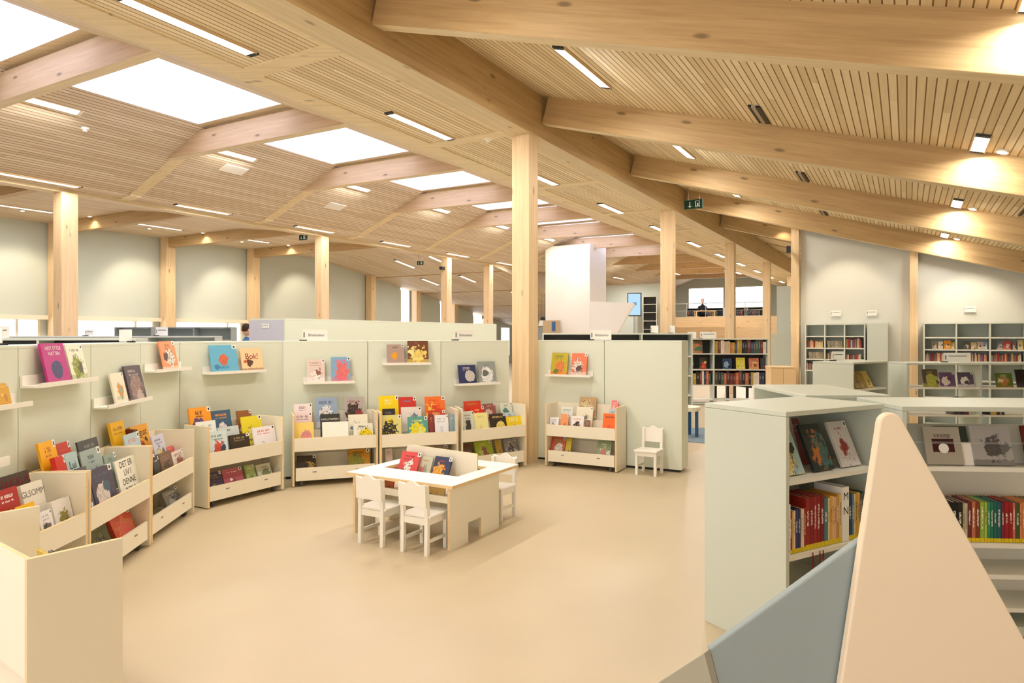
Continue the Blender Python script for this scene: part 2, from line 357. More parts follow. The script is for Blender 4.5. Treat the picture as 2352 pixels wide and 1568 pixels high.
# ------------------------------------------------------------------ beams and columns
def beam(name, label, cat, p0, p1, w, dep, m='timber', under=None):
    """box of length |p1-p0|; p0, p1 on the middle of its underside"""
    a, c = Vector(B3(*p0)), Vector(B3(*p1)); d = c-a; L = d.length; x = d.normalized(); y = Vector((0, 0, 1)).cross(x).normalized(); z = x.cross(y)
    o = MB().box(0, L, -w/2, w/2, 0, dep, 0, {'-z': 1} if under else None).build(name, [m, under] if under else m, bevel=.004)  # paler underside: light bounced from the floor is put into the wood colour
    o.matrix_world = Matrix(((x.x, y.x, z.x, a.x), (x.y, y.y, z.y, a.y), (x.z, y.z, z.z, a.z), (0, 0, 0, 1)))
    tag(o, label, cat); o['kind'] = 'structure'; return o
def column(label, s, t, w, z0, z1, m='post'):
    x, y = B(s, t)
    o = MB().box(0, z1-z0, -w/2, w/2, -w/2, w/2).build('timber_column', m, bevel=.004)
    o.matrix_world = Matrix.Translation((x, y, z0)) @ Matrix.Rotation(A30, 4, 'Z') @ Matrix.Rotation(-math.pi/2, 4, 'Y')
    tag(o, label, 'column'); o['kind'] = 'structure'; return o
RT = -4.13
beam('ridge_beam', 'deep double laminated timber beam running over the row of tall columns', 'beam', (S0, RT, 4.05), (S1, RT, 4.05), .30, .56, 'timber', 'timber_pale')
beam('roof_beam', 'slim timber beam along the column row on the window side', 'beam', (S0, -13.1, 4.11), (24, -13.1, 4.11), .26, .12, 'timber_pale')
for i, s in enumerate([1.45, 4.55, 7.72, 10.9, 14.1, 17.2]):
    t1 = 5.0 if s < 14.3 else -1.7
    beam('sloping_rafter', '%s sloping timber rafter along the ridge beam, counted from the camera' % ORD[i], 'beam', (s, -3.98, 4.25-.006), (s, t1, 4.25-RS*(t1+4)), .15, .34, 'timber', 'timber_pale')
for i, s in enumerate(SK):
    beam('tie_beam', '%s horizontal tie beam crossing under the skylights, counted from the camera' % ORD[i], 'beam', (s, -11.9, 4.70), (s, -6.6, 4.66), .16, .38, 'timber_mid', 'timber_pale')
for i, s in enumerate([28.6, 31.6, 34.6, 37.6]):
    beam('tie_beam', '%s horizontal timber tie beam beyond the white stair core' % ORD[i], 'beam', (s, -11.9, 4.70), (s, -6.6, 4.66), .16, .38, 'timber_mid')
for i, s in enumerate([3.3, 6.4, 9.5, 12.6, 15.7]):
    beam('tie_beam', '%s timber tie beam reaching from the window wall to the column row' % ORD[i], 'beam', (s, -19.3, 4.2), (s, -13.25, 4.2), .16, .3, 'timber')
for i, (s, d) in enumerate([(7.48, 'tall square timber column between the two sage bookcase rows'), (13.4, 'timber column behind the sage bookcase row, second under the ridge beam'), (19.0, 'third timber column under the ridge beam, before the wooden steps'), (24.6, 'fourth timber column under the ridge beam, beside the green panels'), (30.2, 'fifth distant timber column under the ridge beam'), (35.8, 'sixth most distant timber column under the ridge beam')]):
    column(d, s, RT, .24, 0, 4.05)
for s, d in [(6.6, 'stout timber column in front of the low window wall'), (12.8, 'timber column below the exit sign with light falling on it'), (18.3, 'slim timber column with a small camera at its top'), (20.9, 'slim timber column beside the hanging lamp')]:
    column(d, s, -13.05, .28 if s < 10 else .25, 0, 4.11)
for i, s in enumerate([6.4, 9.5, 12.6, 15.7, 21.6, 24.6, 27.6]):
    column('%s timber post standing against the window wall, counted from the near end' % ORD[i], s, -19.22, .3, 0, min(4.5, zf(s)+.02) if s > 18.7 else 4.5, 'post')

# ------------------------------------------------------------------ walls
def wall_grid(name, m, axis_t, s_edges, z_edges, holes, flip=False):
    """a flat wall on t = axis_t; holes = set of (i, j) cells left open"""
    b = MB(); ns, nz = len(s_edges), len(z_edges)
    b.v = [B3(s, axis_t, z) for z in z_edges for s in s_edges]
    for j in range(nz-1):
        for i in range(ns-1):
            if (i, j) in holes: continue
            b.f.append((j*ns+i, j*ns+i+1, (j+1)*ns+i+1, (j+1)*ns+i)); b.mi.append(0)
    o = b.build(name, m); sd = o.modifiers.new('thick', 'SOLIDIFY'); sd.thickness = .25; sd.offset = 0
    return struct(o)
TW = -19.55
low = [(3.45, 6.05), (6.85, 9.2), (9.8, 12.3), (12.95, 15.4)]
se = [S0]
for a, c in low: se += [a, c]
se += [18.7]
wall_grid('wall_left', 'wall', TW, se, [0, 1.0, 2.03, 4.7], {(1+2*i, 1) for i in range(len(low))})
tall = [(20.8, 21.35), (23.75, 24.4), (26.7, 27.4), (29.6, 30.5), (32.4, 33.4)]
se2 = [18.7]
for a, c in tall: se2 += [a, c]
se2 += [34.3]
zw = [0, .4, 2.0, 4.6]
wall_grid('wall_left', 'wall', TW, se2, zw, {(1+2*i, j) for i in range(len(tall)) for j in ((1, 2) if i < 4 else (1,)) if i > 0})
wn = 0
for a, c in low:
    wn += 1; w = bpy.data.objects.new('window_%d' % wn, None); C.objects.link(w); x, y = B(a, TW+.08); w.location = (x, y, 1.0); w.rotation_euler = (0, 0, A30); w['kind'] = 'structure'
    L = c-a; f = MB(); t = .06
    f.box(0, L, -.05, .05, 0, t).box(0, L, -.05, .05, 1.03-t, 1.03).box(0, t, -.05, .05, t, 1.03-t).box(L-t, L, -.05, .05, t, 1.03-t).box(L*.76, L*.76+t, -.05, .05, t, 1.03-t)
    f.build('window_frame', 'cream', w)
    MB().box(t, L-t, -.004, .004, t, 1.03-t).build('window_glass', 'glass', w)
    MB().box(-.1, L+.1, -.25, -.055, .98, 1.09).build('window_trim', 'cream', w)
for a, c in tall[1:]:
    wn += 1; w = bpy.data.objects.new('window_%d' % wn, None); C.objects.link(w); x, y = B(a, TW+.08); zt = min(zf(c), 4.5); w.location = (x, y, .4); w.rotation_euler = (0, 0, A30); w['kind'] = 'structure'
    L = c-a; H = min(zt-.4, 4.0); t = .04; f = MB(); f.box(0, t, -.05, .05, 0, H).box(L-t, L, -.05, .05, 0, H).box(t, L-t, -.05, .05, 0, t).build('window_frame', 'wallw', w)
    MB().box(t, L-t, -.004, .004, t, H).build('window_glass', 'glass', w)
# end wall of the low window bay, right wall, far wall
b = MB().quad([B3(34.2, -19.6, 0), B3(34.2, -13, 0), B3(34.2, -13, 3), B3(34.2, -19.6, 3)]); struct(b.build('wall_end', 'wallw'))
b = MB().quad([B3(S0, 4.9, 0), B3(14.4, 4.9, 0), B3(14.4, 4.9, 2.6), B3(S0, 4.9, 2.6)]); struct(b.build('wall_right', 'wallw'))
b = MB(); ts = [-19.6, -11, 2.5, 4.9]; ze = [0, .6, 2.5, 5.9]; b.v = [B3(S0, t, z) for z in ze for t in ts]  # unseen wall behind the camera; its opening is added for frontal fill light
for j in range(3):
    for i in range(3):
        if (i, j) != (1, 1): b.f.append((j*4+i, j*4+i+1, (j+1)*4+i+1, (j+1)*4+i)); b.mi.append(0)
struct(b.build('wall_front', 'wallw'))
b = MB().quad([B3(31.0, -13.0, 0), B3(31.0, -9.75, 0), B3(31.0, -9.75, 4.0), B3(31.0, -13.0, 4.0)]); struct(b.build('wall_inner', 'wall'))
# gable wall with the wall shelving
sb = 14.3; b = MB()
p = [(-1.78, 0), (4.95, 0), (4.95, rz(4.95)), (-1.78, rz(-1.78))]
b.v = [B3(sb, t, z) for t, z in p]+[B3(sb+.2, t, z) for t, z in p]; b.f = [(0, 1, 2, 3), (7, 6, 5, 4), (0, 4, 5, 1), (1, 5, 6, 2), (2, 6, 7, 3), (3, 7, 4, 0)]; b.mi = [0]*6
struct(b.build('wall_back', 'wallw'))
for t, d, w in [(-1.86, 'thin timber post closing the open end of the shelving wall', .14), (.12, 'timber post dividing the pale wall above the shelving', .13), (1.98, 'timber post at the far side of the shelving wall', .13)]:
    column(d, sb-.08, t, w, 0, rz(t)-.3, 'post')
# far end: wall with a wide window above the wooden steps
sF = 40.6
b = MB(); ze = [0, 2.3, 4.42, 5.4]; ts = [-13.2, -11.3, -9.15, -8.95, -6.85, -1.5]
b.v = [B3(sF, t, z) for z in ze for t in ts]
for j in range(3):
    for i in range(5):
        if j == 1 and i in (1, 3): continue
        b.f.append((j*6+i, j*6+i+1, (j+1)*6+i+1, (j+1)*6+i)); b.mi.append(0)
struct(b.build('wall_far', 'wall'))
for a, c in ((-11.3, -9.15), (-8.95, -6.85)):
    wn += 1; w = bpy.data.objects.new('window_%d' % wn, None); C.objects.link(w); x, y = B(sF, a); w.location = (x, y, 2.3); w.rotation_euler = (0, 0, AV); w['kind'] = 'structure'
    L = c-a; t = .07; f = MB(); f.box(0, L, -.05, .05, 0, t).box(0, L, -.05, .05, 2.12-t, 2.12).box(0, t, -.05, .05, t, 2.12-t).box(L-t, L, -.05, .05, t, 2.12-t).build('window_frame', 'wallw', w)
    MB().box(t, L-t, -.004, .004, t, 2.12-t).build('window_glass', 'glass', w)
ceil_quads('ceiling', [[(26.0, -13.1, 4.16), (26, -13.0, 4.16), (S1, -13.0, 4.16), (S1, -13.1, 4.16)]], 'wallw')
b = MB().quad([B3(34.2, -13.1, 0), B3(S1, -13.1, 0), B3(S1, -13.1, 4.2), B3(34.2, -13.1, 4.2)]); struct(b.build('wall_side', 'wall'))
b = MB().quad([B3(14.5, -1.66, 0), B3(S1, -1.66, 0), B3(S1, -1.66, 4.0), B3(14.5, -1.66, 4.0)]); struct(b.build('wall_side', 'wall'))
# ------------------------------------------------------------------ lamps
def area(name, x, y, z, sx, sy, rz_, power, col, parent=None, tilt=0):
    l = bpy.data.lights.new(name, 'AREA'); l.shape = 'RECTANGLE'; l.size = sx; l.size_y = sy; l.energy = power; l.color = col
    o = bpy.data.objects.new(name, l); C.objects.link(o); o.parent = parent; o.location = (x, y, z); o.rotation_euler = (tilt, 0, rz_); return o
WARM = (1.0, .95, .875)
def strip_light(label, s, t, z, L, power, group, warm=False, tilt=0.0):
    """recessed linear lamp, long side along the ridge; tilt follows the ceiling slope across it"""
    x, y = B(s, t); o = thing('linear_light', label, 'ceiling light', (x, y, z), A30, group)
    hw = .055
    f = MB(); f.box(-L/2-.03, L/2+.03, -hw-.010, -hw, -.014, .02).box(-L/2-.03, L/2+.03, hw, hw+.010, -.014, .02)
    f.build('lamp_frame', 'ply', o, rot=(tilt, 0, 0))
    for q in (-1, 1): MB().box(q*(L/2+.03)-.03, q*(L/2+.03)+.03, -hw, hw, -.012, .012).build('end_cap', 'dark' if not warm else 'white', o, rot=(tilt, 0, 0))
    MB().box(-L/2, L/2, -hw, hw, -.014, .01).build('diffuser', 'lampwarm' if warm else 'lamp', o, rot=(tilt, 0, 0))
    if power: area('lamp', 0, 0, -.05, L, .1, 0, power, WARM, o)
    return o
LP = 43
for i in range(-2, 11):
    s = 3.6+3.12*i
    strip_light('%s recessed strip light along the ridge beam, counted from the camera' % ORD[i+2], s, -5.16, CH-.004, 1.15, LP, 'strip lights in the flat ceiling field')
for i in range(-1, 6):
    s = 6.0+3.1*i
    strip_light('%s slim strip light above the window side column row, counted from the near end' % ORD[i+1], s, -12.66, 4.19, 1.2, LP*.35, 'strip lights over the window side columns')
tl = math.atan(.4)
for i in range(0, 6):
    s = 5.15+3.2*i
    strip_light('%s glowing strip light on the slope beneath the skylights' % ORD[i], s, -10.78, zl(-10.78)-.004, .95, LP*.7, 'strip lights on the skylight slope', True, -tl)
tr = math.atan(RS)
for i, s in enumerate([-.2, 3.0, 6.3, 9.7, 13.0]):
    strip_light('%s long strip light between the sloping rafters, counted from the camera' % ORD[i], s, -2.8, rz(-2.8)-.006, 1.1, LP*.8, 'strip lights high between the rafters', False, tr)
for i, s in enumerate([1.0, 4.2, 7.33, 10.5, 13.7]):
    strip_light('%s short strip light beside a rafter on the low side of the roof' % ORD[i], s, .57, rz(.57)-.006, .5, LP*.3, 'strip lights low between the rafters', False, tr)
for i, (s, t) in enumerate([(8.0, -17.6), (11.2, -17.4), (14.2, -17.4)]):
    strip_light('%s slim strip light in the flat ceiling by the window wall' % ORD[i], s, t, 4.5-.004, 1.2, LP*.8, 'strip lights by the window wall')
for i, (s, t) in enumerate([(20.0, -14.6), (20.2, -16.3), (22.8, -15.2), (23.0, -17.2), (25.8, -14.6)]):
    o = strip_light('%s strip light in the falling ceiling of the far bay' % ORD[i], s, t, zf(s)-.01, 1.1, LP*.5, 'strip lights in the far bay')
    o.rotation_euler = (0, math.atan(.16), A30)
for i, (s, t) in enumerate([(33.5, -9.9), (33.5, -7.4), (29, -11.2), (29, -6.0)]):
    strip_light('%s strip light above the wooden steps' % ORD[i], s, t, 4.15 if i > 1 else 4.64, 1.1, LP*2, 'strip lights above the wooden steps')
    if i < 2: bpy.data.objects[o.name]
# slot diffusers and small round fittings in the roof
def slot_vent(label, s, t, L=.6):
    x, y = B(s, t); o = thing('slot_vent', label, 'air vent', (x, y, rz(t)-.006), A30)
    for q in (-.05, .03): MB().box(-L/2, L/2, q, q+.035, -.014, .01).build('slot', 'black', o, rot=(tr, 0, 0))
    MB().box(-L/2-.01, L/2+.01, -.012, .03, -.018, .01).build('vent_rail', 'chrome', o, rot=(tr, 0, 0))
for d, s, t in [('black twin slot air vent between the two rafters over the bookcases', 7.25, -1.28), ('black twin slot air vent one rafter bay further back', 10.35, -1.25), ('black twin slot air vent near the low edge of the third bay', 10.3, 1.28), ('small distant twin slot air vent before the shelving wall', 13.6, -1.3)]:
    slot_vent(d, s, t)
for d, s, t in [('round white smoke detector beside the ridge beam', 7.55, -4.72), ('round white smoke detector on the skylight slope near the glowing strip', 5.9, -11.1)]:
    x, y = B(s, t); z = CH if t > -6 else zl(t)
    o = thing('smoke_detector', d, 'smoke detector', (x, y, z), A30)
    MB().cyl((0, 0), .06, -.02, .01).build('base_ring', 'white', o); MB().cyl((0, 0), .03, -.05, -.02, r2=.04).build('sensor', 'white', o)
for i, (s, t) in enumerate([(8.7, -11.2), (11.8, -11.6)]):
    x, y = B(s, t)
    o = MB().box(-.25, .25, -.12, .12, -.014, .01).build('ceiling_grille', 'white', None, (x, y, zl(t)), (-tl, 0, A30)); tag(o, ['pale square speaker grille on the skylight slope, nearer one', 'pale square speaker grille on the skylight slope, further one'][i], 'grille')
def spot(s, t, z, power, ang=100, blend=.6, aim=None, col=(1, .84, .62)):
    l = bpy.data.lights.new('spot', 'SPOT'); l.energy = power; l.spot_size = math.radians(ang); l.spot_blend = blend; l.color = col; l.shadow_soft_size = .05
    o = bpy.data.objects.new('spot_lamp', l); C.objects.link(o); o.location = B3(s, t, z)
    if aim is not None:
        d = Vector(B3(*aim))-o.location; o.rotation_euler = d.to_track_quat('-Z', 'Y').to_euler()
    return o
def downlight(label, s, t, z, power, ang, group, aim=None, tilt=0, blend=.6):
    x, y = B(s, t); o = thing('downlight', label, 'spotlight', (x, y, z), A30, group)
    MB().cyl((0, 0), .055, -.012, .01).build('trim_ring', 'white', o, rot=(tilt, 0, 0)); MB().cyl((0, 0), .038, -.018, -.010).build('lens', 'spot', o, rot=(tilt, 0, 0))
    spot(s, t, z-.04, power, ang, blend, aim)
for i, (s, t) in enumerate([(1.2, .75), (4.3, .75), (7.5, .75), (10.68, .75), (13.86, .75)]):
    downlight('%s small spotlight grazing a rafter face, counted from the camera' % ORD[i], s, t, rz(t)-.008, 5, 120, 'spotlights along the rafters', None, tr)
downlight('small spotlight grazing the rafter beyond the exit sign', 16.95, -2.5, rz(-2.5)-.008, 13, 120, 'spotlights along the rafters', None, tr)
for i, s in enumerate([6.2, 9.3, 12.4, 15.5]):
    downlight('%s small spotlight grazing a tie beam by the window wall' % ORD[i], s, -17.3, 4.49, 16, 130, 'spotlights by the window wall')
for i, t in enumerate([-.95, .95, 3.2]):
    downlight('%s spotlight washing the pale shelving wall' % ORD[i], 13.2, t, rz(t)-.01, 75, 70, 'spotlights washing the shelving wall', (14.3, t, 1.5), tr)
for i, s in enumerate([5.0, 8.1, 11.2, 14.2, 17.3]):
    downlight('%s spotlight washing the window wall' % ORD[i], s, -17.9, 4.49, 150, 85, 'spotlights washing the window wall', (s+.9, -19.5, 1.4))

# exit signs
def exit_sign(label, x, y, z, rz_, w, rods=.25):
    h = w*.5; o = thing('exit_sign', label, 'exit sign', (x, y, z), rz_)
    MB().box(-w/2, w/2, -.02, .02, 0, h).build('sign_panel', 'green', o, bevel=.004)
    MB().prism([(-.30*w, .30*h), (-.20*w, .15*h), (-.10*w, .30*h), (-.13*w, .34*h), (-.18*w, .28*h), (-.18*w, .78*h), (-.22*w, .78*h), (-.22*w, .28*h), (-.27*w, .34*h)], -.0235, -.0205).build('arrow', 'inkwhite', o)
    g = MB(); g.box(.10*w, .135*w, -.0235, -.0205, .15*h, .85*h).box(.135*w, .34*w, -.0235, -.0205, .80*h, .85*h).box(.305*w, .34*w, -.0235, -.0205, .15*h, .80*h).build('door_symbol', 'inkwhite', o)
    MB().prism([(.16*w, .15*h), (.20*w, .15*h), (.235*w, .33*h), (.27*w, .2*h), (.30*w, .24*h), (.255*w, .45*h), (.28*w, .52*h), (.25*w, .62*h), (.19*w, .56*h), (.205*w, .4*h)], -.0235, -.0205).build('running_figure', 'inkwhite', o)
    for q in (-.3*w, .3*w): MB().cyl((q, 0), .006, h-.01, h+rods, n=8).build('hanger', 'chrome', o)
exit_sign('green exit sign with white arrow hanging in front of the sloping rafters', 3.42, 12.85, 3.95, AV, .34, .3)
exit_sign('green exit sign hanging above the column with light falling on it', -5.32, 17.4, 4.0, AV, .26, .18)
exit_sign('small green exit sign hanging over the far low bay', -2.9, 21.6, 3.8, AV, .24, .4)

# ------------------------------------------------------------------ books
def book(o_name, w, h, th, c1, c2, c3, pr, loc, rz_, lean, label, group=None, spine_out=False, cat='book', mat_='cover'):
    """face-out: front cover on -y, spine on -x. spine_out: spine on -y, boards along +y (w = depth)."""
    bt = .0032
    if not spine_out:
        poly = [(-w/2, 0), (w/2, 0), (w/2, bt), (-w/2+bt, bt), (-w/2+bt, th-bt), (w/2, th-bt), (w/2, th), (-w/2, th)]
        pg = (-w/2+bt, w/2-.005, bt, th-bt)
    else:
        poly = [(-th/2, 0), (th/2, 0), (th/2, w), (th/2-bt, w), (th/2-bt, bt), (-th/2+bt, bt), (-th/2+bt, w), (-th/2, w)]
        pg = (-th/2+bt, th/2-bt, bt, w-.005)
    loc = (loc[0], loc[1], loc[2]+(th if not spine_out else w)*max(0, math.sin(lean))+.0006)
    o = MB().prism(poly, 0, h, 'z').build(o_name, mat_, None, loc, (-lean, 0, rz_))
    o['c1'] = lin(c1); o['c2'] = lin(c2); o['c3'] = lin(c3); o['pr'] = tuple(float(q) for q in pr)
    MB().box(pg[0], pg[1], pg[2], pg[3], .004, h-.004).build('pages', 'paper', o)
    return tag(o, label, cat, group)

BINS={'A': ((-2.53, 3.24), (-2.57, 4.14)), 'B': ((-2.58, 4.17), (-2.69, 5.09)), 'C': ((-2.7, 5.115), (-2.8, 6.02)), 'D': ((-2.74, 6.15), (-2.31, 6.93)), 'E': ((-2.26, 7.03), (-1.435, 7.34)), 'F': ((-1.41, 7.3), (-0.59, 7.585)), 'G': ((-0.565, 7.64), (0.18, 8.17)), 'H': ((0.397, 8.2), (1.194, 7.77))}
PART=[((-2.92, 3.05), (-2.965, 4.1)), ((-2.965, 4.1), (-3.06, 4.96)), ((-3.06, 4.96), (-3.145, 5.78)), ((-3.145, 5.78), (-3.125, 6.42)), ((-3.125, 6.42), (-2.49, 7.42)), ((-2.49, 7.42), (-1.63, 7.72)), ((-1.63, 7.72), (-0.83, 7.98)), ((-0.83, 7.98), (-0.035, 8.465)), ((0.288, 8.67), (1.114, 8.23)), ((1.114, 8.23), (1.94, 7.79))]
ROW={'f': (0.05, 0.395, 0.22), 'm': (0.14, 0.48, 0.22), 'b': (0.235, 0.57, 0.22), 'l': (0.06, 0.085, 0.38)}
